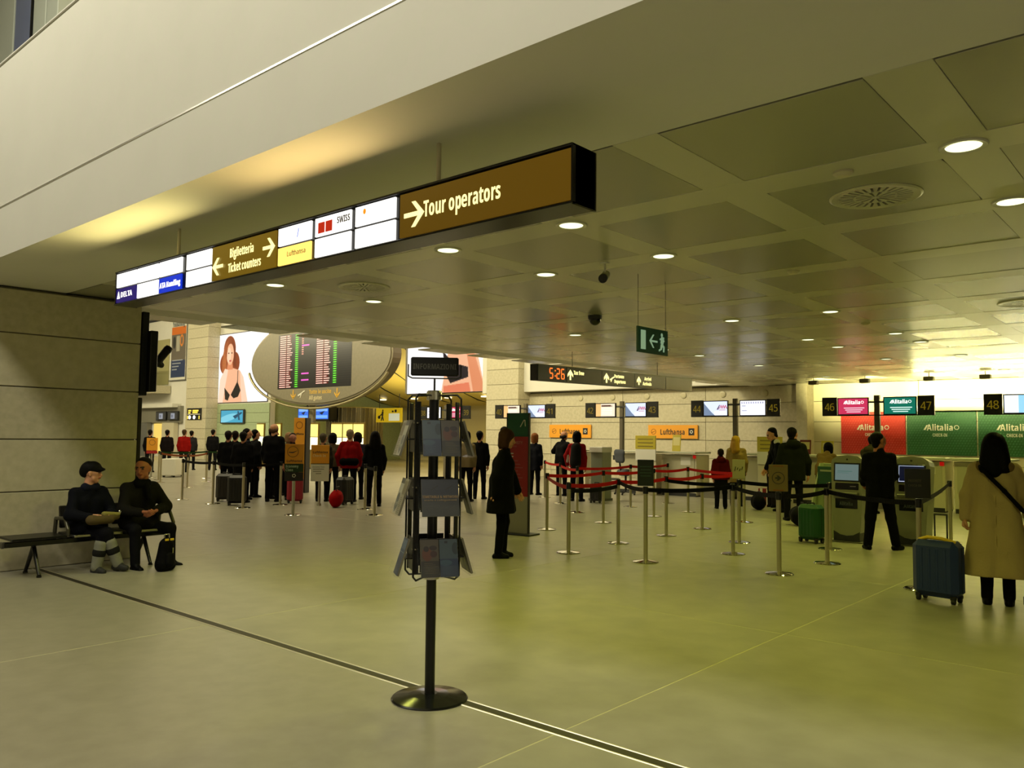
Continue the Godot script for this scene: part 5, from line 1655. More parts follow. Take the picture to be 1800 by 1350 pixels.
	# screens on the shop front
	im = picture(64, 48, Color(0.16, 0.16, 0.15))
	im.fill_rect(Rect2i(20, 8, 26, 36), Color(0.6, 0.62, 0.66))
	im.fill_rect(Rect2i(24, 18, 10, 18), Color(0.4, 0.42, 0.48))
	var gs := screen_mat(im, 0.9)
	for z in [-52.0, -50.4]:
		var m := thing("shop_screen", "small grey screen on the shop front, %s one" % ("left" if z < -51 else "right"), "screen", Vector3(24.9, 2.38, z), FACE_W, "screens on the shop front")
		part(m, "case", bxm(Vector3(0, 0.27, 0), Vector3(1.4, 0.58, 0.1), M.black, 0.01))
		part(m, "lit_screen", sheet(1.3, 0.48, gs, 0.004), Vector3(0, 0.27, 0.052))
	# bank banner
	im = picture(84, 160, Color(0.83, 0.82, 0.77))
	im.fill_rect(Rect2i(8, 22, 76, 20), Color(0.8, 0.42, 0.14))
	im.fill_rect(Rect2i(8, 42, 76, 68), Color(0.4, 0.37, 0.33))
	disc(im, 62, 58, 10, 16, Color(0.82, 0.5, 0.2))
	disc(im, 62, 58, 5, 10, Color(0.4, 0.37, 0.33))
	disc(im, 22, 62, 8, 16, Color(0.18, 0.18, 0.18))
	im.fill_rect(Rect2i(34, 46, 18, 40), Color(0.66, 0.64, 0.58))
	im.fill_rect(Rect2i(8, 110, 76, 44), Color(0.15, 0.21, 0.36))
	for k in 4:
		im.fill_rect(Rect2i(14, 108 + k * 8, 56 - k * 10, 3), Color(0.6, 0.62, 0.66))
	var bn := thing("banner", "hanging bank banner with orange top, photo and blue foot", "banner", Vector3(25.1, 4.95, -50.5), FACE_W)
	part(bn, "cloth", bxm(Vector3(0, 2.0, 0), Vector3(2.1, 4.0, 0.03), M.white))
	part(bn, "print", sheet(2.08, 3.96, print_mat(im), 0.017), Vector3(0, 2.0, 0))
	text(bn, "YouBanking", 0.34, Vector3(0.05, 3.62, 0.025), mat(Color(0.25, 0.28, 0.3), 0.5), 1.6)
	part(bn, "bottom_bar", bxm(Vector3(0, -0.02, 0), Vector3(2.2, 0.06, 0.06), M.grey))
	# backlit yellow panels of the ticket desks
	var names_ := ["far left", "second from the left", "just left of the pole", "right of the pole", "left pane behind the red jacket", "middle pane behind the red jacket", "right pane behind the red jacket"]
	var zz := [[-35.9, -35.3], [-34.25, -33.85], [-31.5, -30.85], [-29.85, -29.08], [-29.0, -28.34], [-28.28, -27.58]]
	for k in 6:
		var w: float = zz[k][1] - zz[k][0]
		var t := thing("backlit_panel", "glowing pale yellow panel in a brass frame, %s" % names_[[0, 1, 2, 4, 5, 6][k]], "light panel", Vector3(22.0, 0.0, (zz[k][0] + zz[k][1]) / 2), FACE_W, "glowing panels of the ticket desks")
		part(t, "frame", bxm(Vector3(0, 1.05, -0.06), Vector3(w + 0.02, 2.1, 0.1), mat(Color(0.5, 0.42, 0.18), 0.4, 0.5), 0.01))
		part(t, "lit_sign_pane", bxm(Vector3(0, 1.75, 0.0), Vector3(w - 0.02, 0.56, 0.02), glow(Color(1.0, 0.93, 0.5), 1.2)))
		part(t, "lit_sign_pane", bxm(Vector3(0, 1.16, 0.0), Vector3(w - 0.02, 0.56, 0.02), glow(Color(1.0, 0.98, 0.8), 1.5)))
		part(t, "base", bxm(Vector3(0, 0.03, -0.05), Vector3(w, 0.06, 0.3), M.darkgrey))
	# ribbed steel drum
	var dr := thing("steel_drum", "curved ribbed steel cylinder at the mouth of the gate passage", "column", Vector3(27.0, 0, -34.6))
	part(dr, "shell", G.new().lathe([[1.45, 0.0], [1.45, 2.95], [1.3, 3.0], [0, 3.0]], 40).mesh(mat(Color(0.55, 0.52, 0.42), 0.3, 0.8)))
	var rib := G.new().box(Vector3(1.46, 1.5, 0), Vector3(0.05, 2.9, 0.05), 0.01).mesh(mat(Color(0.68, 0.65, 0.55), 0.25, 0.9))
	for k in 40:
		part(dr, "rib", rib, Vector3.ZERO, TAU * k / 40)
	# tall orange airline pillar in the crowd
	var op := thing("airline_pillar", "tall orange airline pillar with dark side rising from the crowd", "pillar sign", Vector3(12.96, 0, -18.97), FACE_W + 0.5)
	part(op, "body", bxm(Vector3(0, 1.02, -0.12), Vector3(0.36, 2.04, 0.26), M.ink, 0.008))
	part(op, "orange_face", bxm(Vector3(-0.02, 1.04, 0.015), Vector3(0.32, 2.0, 0.02), M.orange, 0.003))
	part(op, "emblem_ring", G.new().at(Transform3D(Basis(Vector3.RIGHT, PI / 2), Vector3(-0.02, 1.84, 0.026))).lathe([[0.085, 0.0], [0.085, 0.003], [0.1, 0.003], [0.1, 0.0]], 20).mesh(mat(Color(0.5, 0.28, 0.05), 0.5)))
	text(op, "Lufthansa", 0.06, Vector3(-0.02, 1.6, 0.027), M.ink, 0.26)
	# white box trolley far left
	var bx := thing("white_trolley", "white box trolley on small wheels far back on the floor at left", "trolley", Vector3(14.2, 0, -28.6), 0.7)
	part(bx, "box", bxm(Vector3(0, 0.36, 0), Vector3(0.85, 0.6, 0.5), M.white, 0.02))
	for x in [-0.34, 0.34]:
		for z in [-0.18, 0.18]:
			part(bx, "wheel", G.new().bar(Vector3(x - 0.02, 0.04, z), Vector3(x + 0.02, 0.04, z), 0.04, -1, 12).mesh(M.black))

# ---------------------------------------------------------------- queue barriers
func queue() -> void:
	var g := G.new().lathe([[0.0, 0.0], [0.165, 0.0], [0.168, 0.006], [0.155, 0.014], [0.07, 0.026], [0.036, 0.03], [0.0, 0.03]], 32)
	var base := g.mesh(M.chrome)
	var pole := G.new().bar(Vector3(0, 0.028, 0), Vector3(0, 0.9, 0), 0.028, -1, 18).mesh(mat(Color(0.74, 0.71, 0.6), 0.36, 0.9))
	var head := G.new().lathe([[0.0, 0.88], [0.034, 0.88], [0.034, 0.965], [0.028, 0.975], [0.0, 0.975]], 18).mesh(M.satin)
	var red := cloth(Color(0.66, 0.05, 0.025), 0.55)
	var black := cloth(Color(0.03, 0.03, 0.03), 0.6)
	var orange := cloth(Color(0.5, 0.24, 0.06), 0.6)
	var green := cloth(Color(0.1, 0.2, 0.08), 0.6)
	var L := {
		"A0": [9.13, -6.9, "front left corner post of the nearest red-belted lane"], "A1": [10.47, -6.97, "second post of the nearest red-belted lane"], "A2": [11.84, -6.94, "third post of the nearest red-belted lane"], "A3": [13.18, -7.0, "fourth post of the nearest red-belted lane"], "A4": [14.8, -6.97, "last post of the nearest red-belted lane, before the notice with handwriting"],
		"B0": [11.09, -8.85, "post just right of the tall priority banner"], "B1": [12.76, -8.83, "second post of the middle red lane"], "B2": [14.47, -8.77, "third post of the middle red lane"], "B3": [15.9, -8.78, "last post of the middle red lane, left of the child"],
		"C0": [14.02, -10.37, "first post of the far red lane"], "C1": [16.04, -10.34, "post of the far red lane before the grey chair"], "C2": [17.61, -10.28, "last post of the far red lane"],
		"D0": [15.57, -12.02, "post behind the man with the backpack's lane"], "D1": [16.75, -13.45, "post between the two people at the left counters"],
		"E0": [9.17, -5.68, "post with a dark green plate on top"], "E1": [10.66, -5.19, "post left of the tan arrow plate, nearer one"], "E2": [11.9, -5.69, "post with a white handwritten notice on top"],
		"F0": [9.51, -4.04, "post with a tan plate showing a round arrow"], "F1": [10.75, -3.92, "nearer post in front of the left ticket machine"], "F2": [12.16, -4.39, "farther post in front of the left ticket machine"], "F3": [9.64, -2.52, "post with a dark plate beside the blue suitcase"], "F4": [14.31, -3.28, "far post left of the woman in the beige coat"],
		"G0": [9.62, -18.89, "left hall post behind the seated man"], "G1": [9.55, -17.32, "second hall post left of the dark crowd"], "G2": [9.48, -15.93, "hall post in front of the dark crowd"], "G3": [10.5, -16.08, "pale hall post left of the orange stand"],
		"G6": [11.18, -13.92, "farther hall post left of the brochure rack"], "G7": [10.51, -12.78, "nearer hall post left of the brochure rack"],
		"H0": [12.3, -25.6, "far hall post with brown belt, leftmost"], "H1": [11.78, -22.85, "far hall post with brown belt, nearest"], "H2": [13.58, -25.07, "far hall post with brown belt, right one"], "H3": [14.6, -27.0, "far hall post with green belt, middle"], "H4": [16.4, -27.0, "far hall post with green belt, right one"], "H5": [12.9, -27.0, "far hall post with green belt, left one"]}
	var N := {}
	for key in L:
		var a: Array = L[key]
		var t := thing("queue_post", "steel " + a[2], "queue post", Vector3(a[0], 0, a[1]), 0.0, "steel queue posts with belts")
		part(t, "base", base)
		part(t, "pole", pole)
		part(t, "belt_head", head)
		N[key] = t
	var B := [["A0", "A1", red, 0.93], ["A1", "A2", red, 0.93], ["A2", "A3", red, 0.93], ["A3", "A4", red, 0.93], ["B0", "B1", red, 0.93], ["B1", "B2", red, 0.93], ["B2", "B3", red, 0.93], ["C0", "C1", red, 0.93], ["C1", "C2", red, 0.93], ["D0", "D1", red, 0.93], ["D0", "C0", red, 0.9], ["B0", "A0", red, 0.9],
		["A0", "A1", black, 0.86], ["A1", "E0", black, 0.93], ["E0", "E1", black, 0.93], ["E1", "F0", black, 0.93], ["A2", "E2", black, 0.9], ["E2", "E1", black, 0.9], ["F0", "F1", black, 0.93], ["F1", "F3", black, 0.93], ["F1", "F2", black, 0.93], ["E2", "F2", black, 0.93], ["F3", "F4", black, 0.93], ["B3", "A4", red, 0.93],
		["G0", "G1", black, 0.93], ["G1", "G2", black, 0.93], ["G2", "G3", black, 0.93], ["G6", "G7", black, 0.93], ["H1", "H0", orange, 0.93], ["H1", "H2", orange, 0.93], ["H5", "H3", green, 0.93], ["H3", "H4", green, 0.93], ["H0", "H5", green, 0.93]]
	for b in B:
		var p: Vector3 = N[b[0]].position
		var q: Vector3 = N[b[1]].position
		var d := q - p
		var s := d.normalized()
		var w := s.cross(Vector3.UP) * 0.002
		var m := G.new()
		var n := 8
		for k in n:
			var t0 := lerpf(0.034 / d.length(), 1 - 0.034 / d.length(), float(k) / n)
			var t1 := lerpf(0.034 / d.length(), 1 - 0.034 / d.length(), float(k + 1) / n)
			var a0 := d * t0 + Vector3(0, b[3] - 0.12 * t0 * (1 - t0), 0)
			var a1 := d * t1 + Vector3(0, b[3] - 0.12 * t1 * (1 - t1), 0)
			var hh := Vector3(0, 0.028, 0)
			m.quad(a0 + w - hh, a1 + w - hh, a1 + w + hh, a0 + w + hh)
			m.quad(a1 - w - hh, a0 - w - hh, a0 - w + hh, a1 - w + hh)
			m.quad(a0 - w + hh, a0 + w + hh, a1 + w + hh, a1 - w + hh)
		part(N[b[0]], "belt", m.mesh(b[2]))
	# plates carried by some posts
	var cam_turn := func(o: Node3D) -> float: return atan2(-o.position.x, -o.position.z)
	var e0: Node3D = N.E0
	var pl := part(e0, "sign_plate", bxm(Vector3(0, 0.18, 0), Vector3(0.21, 0.34, 0.02), mat(Color(0.05, 0.1, 0.07), 0.4), 0.004), Vector3(0, 0.97, 0), cam_turn.call(e0))
	for k in 4:
		part(pl, "print_line", bxm(Vector3(0, 0.26 - k * 0.04, 0.0115), Vector3(0.15 - 0.02 * (k % 2), 0.012, 0.002), mat(Color(0.2, 0.3, 0.24), 0.5)))
	var e2: Node3D = N.E2
	pl = part(e2, "sign_plate", bxm(Vector3(0, 0.16, 0), Vector3(0.19, 0.3, 0.02), mat(Color(0.6, 0.57, 0.45), 0.5), 0.004), Vector3(0, 0.97, 0), cam_turn.call(e2))
	for k in 4:
		part(pl, "ink_stroke", G.new().bar(Vector3(-0.06 + k * 0.035, 0.13 + 0.02 * (k % 2), 0.012), Vector3(-0.045 + k * 0.035, 0.2 - 0.015 * (k % 3), 0.012), 0.006, -1, 6).mesh(M.ink))
	var f0: Node3D = N.F0
	pl = part(f0, "sign_plate", bxm(Vector3(0, 0.17, 0), Vector3(0.22, 0.32, 0.02), mat(Color(0.5, 0.42, 0.2), 0.5), 0.004), Vector3(0, 0.97, 0), cam_turn.call(f0))
	part(pl, "ring_print", G.new().at(Transform3D(Basis(Vector3.RIGHT, PI / 2), Vector3(0, 0.17, 0.01))).lathe([[0.066, 0.0], [0.066, 0.002], [0.073, 0.002], [0.073, 0.0]], 28).mesh(M.ink))
	part(pl, "arrow_symbol", arrow(0.07, 0.022, mat(Color(0.2, 0.19, 0.08), 0.5), 0.002), Vector3(0, 0.17, 0.0105))
	for y in [0.315, 0.025]:
		part(pl, "edge_print", bxm(Vector3(0, y, 0.0105), Vector3(0.12, 0.014, 0.002), mat(Color(0.55, 0.33, 0.1), 0.5)))
	var f3: Node3D = N.F3
	pl = part(f3, "sign_plate", bxm(Vector3(0, 0.17, 0), Vector3(0.26, 0.32, 0.02), mat(Color(0.09, 0.095, 0.075), 0.4), 0.004), Vector3(-0.02, 0.97, 0.0), cam_turn.call(f3) + 0.25)
	text(pl, "PRIORITY", 0.03, Vector3(-0.03, 0.2, 0.011), mat(Color(0.3, 0.27, 0.17), 0.5), 0.13)
	text(pl, "CHECK-IN", 0.026, Vector3(-0.03, 0.15, 0.011), mat(Color(0.3, 0.27, 0.17), 0.5), 0.13)
	# orange stands
	var st := thing("sign_stand", "orange airline stand with green and black bands on a steel post", "sign stand", Vector3(9.38, 0, -13.91), atan2(-9.38, 13.91))
	part(st, "base", base)
	part(st, "pole", G.new().bar(Vector3(0, 0.028, 0), Vector3(0, 1.36, 0), 0.03, -1, 16).mesh(M.steel))
	part(st, "orange_plate", bxm(Vector3(0, 1.21, 0.045), Vector3(0.36, 0.39, 0.02), M.orange, 0.004))
	part(st, "green_plate", bxm(Vector3(0, 0.93, 0.045), Vector3(0.36, 0.165, 0.02), mat(Color(0.06, 0.2, 0.05), 0.5), 0.004))
	part(st, "black_plate", bxm(Vector3(0, 0.76, 0.045), Vector3(0.36, 0.17, 0.02), M.ink, 0.004))
	part(st, "emblem_ring", G.new().at(Transform3D(Basis(Vector3.RIGHT, PI / 2), Vector3(-0.03, 1.25, 0.055))).lathe([[0.1, 0.0], [0.1, 0.003], [0.108, 0.003], [0.108, 0.0]], 28).mesh(M.ink))
	part(st, "emblem_bird", G.new().bar(Vector3(-0.11, 1.24, 0.057), Vector3(-0.03, 1.235, 0.057), 0.008, 0.012, 6).bar(Vector3(-0.03, 1.235, 0.057), Vector3(0.06, 1.275, 0.057), 0.012, 0.003, 6).mesh(M.ink))
	text(st, "Lufthansa", 0.05, Vector3(0, 1.07, 0.056), M.ink, 0.29)
	text(st, "Economy", 0.055, Vector3(-0.04, 0.965, 0.056), mat(Color(0.7, 0.78, 0.66), 0.5), 0.24)
	text(st, "Class", 0.055, Vector3(-0.09, 0.895, 0.056), mat(Color(0.7, 0.78, 0.66), 0.5), 0.14)
	part(st, "star_ring", G.new().at(Transform3D(Basis(Vector3.RIGHT, PI / 2), Vector3(0, 0.78, 0.055))).lathe([[0.025, 0.0], [0.025, 0.003], [0.04, 0.003], [0.04, 0.0]], 5).mesh(M.white))
	var s2 := thing("sign_stand", "orange and white check-in notice on a slim post in the hall", "sign stand", Vector3(11.0, 0, -15.31), atan2(-11.0, 15.31))
	part(s2, "base", G.new().lathe([[0.0, 0.0], [0.05, 0.0], [0.045, 0.05], [0.03, 0.055], [0.0, 0.055]], 20).mesh(M.steel))
	part(s2, "pole", G.new().bar(Vector3(0, 0.05, 0), Vector3(0, 1.3, 0), 0.032, -1, 16).mesh(M.steel))
	part(s2, "orange_plate", bxm(Vector3(0, 1.15, 0.045), Vector3(0.4, 0.42, 0.02), M.orange, 0.004))
	part(s2, "white_plate", bxm(Vector3(0, 0.74, 0.045), Vector3(0.4, 0.38, 0.02), M.white, 0.004))
	part(s2, "dark_seam", bxm(Vector3(0, 0.938, 0.045), Vector3(0.4, 0.016, 0.02), M.ink))
	text(s2, "Lufthansa", 0.055, Vector3(0, 1.2, 0.056), M.ink, 0.32)
	text(s2, "Check In", 0.06, Vector3(-0.02, 1.12, 0.056), mat(Color(0.9, 0.8, 0.55), 0.5), 0.28)
	text(s2, "Economy Class", 0.03, Vector3(-0.03, 0.87, 0.056), M.grey, 0.26)
	for k in 3:
		part(s2, "print_line", bxm(Vector3(-0.03 - 0.03 * (k % 2), 0.82 - k * 0.05, 0.056), Vector3(0.24 - 0.06 * k, 0.014, 0.002), M.grey))
	var s3 := thing("sign_stand", "small orange airline stand far back beside the pier", "sign stand", Vector3(13.35, 0, -28.5), atan2(-12.97, 27))
	part(s3, "base", base)
	part(s3, "pole", G.new().bar(Vector3(0, 0.028, 0), Vector3(0, 1.3, 0), 0.03, -1, 16).mesh(M.steel))
	part(s3, "orange_plate", bxm(Vector3(0, 1.18, 0.045), Vector3(0.36, 0.44, 0.02), M.orange, 0.004))
	part(s3, "red_plate", bxm(Vector3(0, 0.9, 0.045), Vector3(0.36, 0.1, 0.02), M.red, 0.004))
	part(s3, "emblem_ring", G.new().at(Transform3D(Basis(Vector3.RIGHT, PI / 2), Vector3(0, 1.24, 0.055))).lathe([[0.09, 0.0], [0.09, 0.003], [0.1, 0.003], [0.1, 0.0]], 24).mesh(M.ink))
	# tall priority banner
	var pb := thing("priority_banner", "tall flat banner, green top, red PRIORITY text field, grey foot", "banner", Vector3(10.23, 0, -8.78), FACE_W + 0.12)
	part(pb, "foot", bxm(Vector3(0.02, 0.012, 0), Vector3(0.62, 0.024, 0.34), M.black, 0.006))
	part(pb, "frame_edge", bxm(Vector3(0.215, 1.0, 0), Vector3(0.018, 1.98, 0.05), M.ink, 0.003))
	part(pb, "frame_edge", bxm(Vector3(-0.215, 1.0, 0), Vector3(0.018, 1.98, 0.05), M.ink, 0.003))
	part(pb, "grey_field", bxm(Vector3(0, 0.32, 0), Vector3(0.42, 0.6, 0.036), mat(Color(0.6, 0.58, 0.54), 0.45), 0.003))
	part(pb, "red_field", bxm(Vector3(0, 1.11, 0), Vector3(0.42, 0.98, 0.036), mat(Color(0.6, 0.06, 0.08), 0.45), 0.003))
	part(pb, "green_field", bxm(Vector3(0, 1.795, 0), Vector3(0.42, 0.39, 0.036), mat(Color(0.03, 0.33, 0.21), 0.45), 0.003))
	part(pb, "wing_mark", G.new().tube([Vector3(0.05, 1.76, 0.02), Vector3(0.12, 1.87, 0.02), Vector3(0.14, 1.87, 0.02), Vector3(0.15, 1.77, 0.02)], 0.008, 6).mesh(M.white))
	text(pb, "PRIORITY", 0.05, Vector3(-0.04, 1.5, 0.019), mat(Color(0.75, 0.45, 0.42), 0.5), 0.27)
	text(pb, "check-in", 0.03, Vector3(-0.09, 1.44, 0.019), mat(Color(0.7, 0.4, 0.38), 0.5), 0.14)
	for k in 2:
		part(pb, "white_bar", bxm(Vector3(-0.14, 1.32 - k * 0.05, 0.02), Vector3(0.11, 0.018, 0.004), M.white))
	for k in 9:
		part(pb, "print_line", bxm(Vector3(-0.06 + 0.02 * (k % 3), 1.2 - k * 0.055, 0.0195), Vector3(0.14 + 0.05 * (k % 3), 0.014, 0.002), mat(Color(0.6, 0.28, 0.28), 0.5)))

# ---------------------------------------------------------------- ticket machines and luggage
func kiosk(label: String, p: Vector3, dark_screen: bool) -> void:
	var t := thing("ticket_machine", label, "ticket machine", p, FACE_W, "grey self check-in machines")
	var body := mat(Color(0.54, 0.54, 0.46), 0.4)
	# upper head with an arched top, leaning back a little
	var head := PackedVector2Array([Vector2(-0.23, 0.0), Vector2(0.23, 0.0), Vector2(0.255, 0.5), Vector2(0.24, 0.57), Vector2(0.16, 0.625), Vector2(0.0, 0.645), Vector2(-0.16, 0.625), Vector2(-0.24, 0.57), Vector2(-0.255, 0.5)])
	var hd := part(t, "head", G.new().prism(head, -0.3, 0.0).mesh(body), Vector3(0, 0.72, 0.14))
	hd.rotation.x = -0.1
	part(hd, "head_rim", G.new().prism(PackedVector2Array([Vector2(-0.21, 0.52), Vector2(0.21, 0.52), Vector2(0.2, 0.56), Vector2(0.14, 0.6), Vector2(0, 0.618), Vector2(-0.14, 0.6), Vector2(-0.2, 0.56)]), 0.0, 0.012).mesh(mat(Color(0.52, 0.52, 0.44), 0.4)))
	part(hd, "camera_dot", G.new().ball(Vector3(0, 0.575, 0.014), Vector3(0.016, 0.016, 0.006), 12, 6).mesh(M.ink))
	part(hd, "screen_bezel", bxm(Vector3(0, 0.37, 0.006), Vector3(0.41, 0.29, 0.02), mat(Color(0.12, 0.13, 0.13), 0.3), 0.006))
	var im := picture(96, 72, Color(0.42, 0.5, 0.48))
	im.fill_rect(Rect2i(10, 30, 60, 3), Color(0.3, 0.45, 0.4))
	im.fill_rect(Rect2i(10, 38, 46, 2), Color(0.32, 0.46, 0.42))
	if dark_screen:
		im = picture(96, 72, Color(0.05, 0.07, 0.16))
		im.fill_rect(Rect2i(0, 0, 96, 3), Color(0.7, 0.75, 0.85))
		im.fill_rect(Rect2i(0, 0, 3, 72), Color(0.7, 0.75, 0.85))
		im.fill_rect(Rect2i(0, 68, 96, 4), Color(0.75, 0.78, 0.9))
		im.fill_rect(Rect2i(24, 30, 26, 4), Color(0.3, 0.35, 0.5))
	part(hd, "lit_screen", sheet(0.36, 0.25, screen_mat(im, 0.8), 0.002), Vector3(0, 0.37, 0.017))
	part(hd, "slot_panel", bxm(Vector3(0, 0.15, 0.004), Vector3(0.36, 0.1, 0.02), M.satin, 0.006))
	part(hd, "card_slot", bxm(Vector3(0.1, 0.15, 0.016), Vector3(0.09, 0.012, 0.01), M.steel))
	part(t, "printer_shelf", bxm(Vector3(0, 0.75, 0.17), Vector3(0.38, 0.06, 0.1), mat(Color(0.36, 0.36, 0.3), 0.4), 0.012))
	# lower pedestal narrowing to a dark curved plinth
	part(t, "pedestal", G.new().prism(PackedVector2Array([Vector2(-0.19, 0.0), Vector2(0.19, 0.0), Vector2(0.21, 0.3), Vector2(0.245, 0.74), Vector2(-0.245, 0.74), Vector2(-0.21, 0.3)]), -0.2, 0.16).mesh(body))
	part(t, "logo_panel", bxm(Vector3(0, 0.6, 0.162), Vector3(0.34, 0.15, 0.012), M.satin, 0.004))
	text(t, "Alitalia", 0.06, Vector3(0, 0.6, 0.17), mat(Color(0.3, 0.32, 0.34), 0.4), 0.2)
	part(t, "plinth", G.new().prism(PackedVector2Array([Vector2(-0.2, 0.0), Vector2(0.2, 0.0), Vector2(0.2, 0.17), Vector2(0.1, 0.115), Vector2(0, 0.1), Vector2(-0.1, 0.115), Vector2(-0.2, 0.17)]), -0.21, 0.172).mesh(M.darkgrey))
	part(t, "floor_plate", bxm(Vector3(0, 0.008, 0), Vector3(0.5, 0.016, 0.46), mat(Color(0.3, 0.29, 0.24), 0.5), 0.004))

func kiosks() -> void:
	kiosk("grey ticket machine with pale screen left of the man in the black suit", Vector3(13.35, 0, -4.5), false)
	kiosk("grey ticket machine with dark blue screen right of the man in the black suit", Vector3(13.6, 0, -3.62), true)
	# cabin bag gauge beside the machines
	var t := thing("bag_gauge", "pale bag size gauge with dark green top left of the ticket machines", "bag gauge", Vector3(13.8, 0, -5.03), FACE_W - 0.3)
	var pale := mat(Color(0.6, 0.64, 0.5), 0.45)
	part(t, "back_panel", bxm(Vector3(0, 0.6, -0.2), Vector3(0.4, 1.2, 0.03), pale, 0.006))
	for s in [-1.0, 1.0]:
		part(t, "side_frame", G.new().at(Transform3D(Basis(Vector3.UP, PI / 2), Vector3(s * 0.2, 0, 0))).prism(PackedVector2Array([Vector2(-0.3, 0), Vector2(0.22, 0), Vector2(0.22, 1.2), Vector2(0.1, 1.2)]), -0.012, 0.012).mesh(pale))
	var gp := part(t, "green_panel", bxm(Vector3(0, 0.97, -0.03), Vector3(0.37, 0.36, 0.03), M.green, 0.004))
	part(gp, "print_line", bxm(Vector3(0, 1.08, -0.012), Vector3(0.26, 0.03, 0.004), pale))
	part(t, "tray", bxm(Vector3(0, 0.3, 0.02), Vector3(0.38, 0.02, 0.44), M.steel))

func suitcase(called: String, label: String, p: Vector3, turn: float, s: Vector3, col: Color, handle: float, cat := "suitcase") -> Node3D:
	var t := thing(called, label, cat, p, turn)
	var m := mat(col, 0.45)
	var r := minf(s.x, s.z) * 0.22
	var c := Vector3(0, 0.05 + s.y / 2, 0)
	part(t, "shell", bxm(c, s, m, r))
	for k in 4:
		for sd in [-1.0, 1.0]:
			part(t, "rib", bxm(c + Vector3((k - 1.5) * s.x * 0.17, 0, sd * s.z / 2), Vector3(0.026, s.y * 0.74, 0.014), m, 0.006))
	part(t, "zip_band", G.new().box(c, Vector3(s.x + 0.008, s.y * 0.8, 0.014), 0.004).mesh(mat(col.darkened(0.4), 0.6)))
	for x in [-1.0, 1.0]:
		for z in [-1.0, 1.0]:
			part(t, "wheel", G.new().bar(Vector3(x * s.x * 0.38 - 0.015, 0.03, z * s.z * 0.3), Vector3(x * s.x * 0.38 + 0.015, 0.03, z * s.z * 0.3), 0.03, -1, 14).box(Vector3(x * s.x * 0.38, 0.06, z * s.z * 0.3), Vector3(0.05, 0.04, 0.05), 0.006).mesh(M.black))
	var ty := 0.05 + s.y
	if handle > ty:
		part(t, "pull_handle", G.new().tube([Vector3(-0.06, ty - 0.02, -s.z * 0.3), Vector3(-0.06, handle, -s.z * 0.3), Vector3(0.06, handle, -s.z * 0.3), Vector3(0.06, ty - 0.02, -s.z * 0.3)], 0.009, 8).mesh(M.darkgrey))
	else:
		part(t, "carry_handle", G.new().tube([Vector3(-0.07, ty - 0.01, 0), Vector3(-0.06, ty + 0.025, 0), Vector3(0.06, ty + 0.025, 0), Vector3(0.07, ty - 0.01, 0)], 0.011, 8).mesh(M.black))
	return t

func duffel(label: String, p: Vector3, turn: float, s: Vector3, col: Color) -> Node3D:
	var t := thing("duffel_bag", label, "bag", p, turn)
	var r := s.y * 0.48
	part(t, "bag_body", skin_mesh([net([[Vector3(-s.x / 2 + r, r, 0), Vector3(s.x / 2 - r, r, 0), r, r, s.z / s.y, 0]], 0.018, 0.04, 0.012)], cloth(col, 0.7)))
	part(t, "handle", G.new().tube([Vector3(-0.1, s.y * 0.85, 0.02), Vector3(-0.08, s.y * 1.12, 0.03), Vector3(0.08, s.y * 1.12, 0.03), Vector3(0.1, s.y * 0.85, 0.02)], 0.012, 8).mesh(M.black))
	part(t, "zip_seam", G.new().bar(Vector3(-s.x / 2 + r, s.y * 0.965, 0), Vector3(s.x / 2 - r, s.y * 0.965, 0), 0.008, -1, 6).mesh(M.grey))
	return t

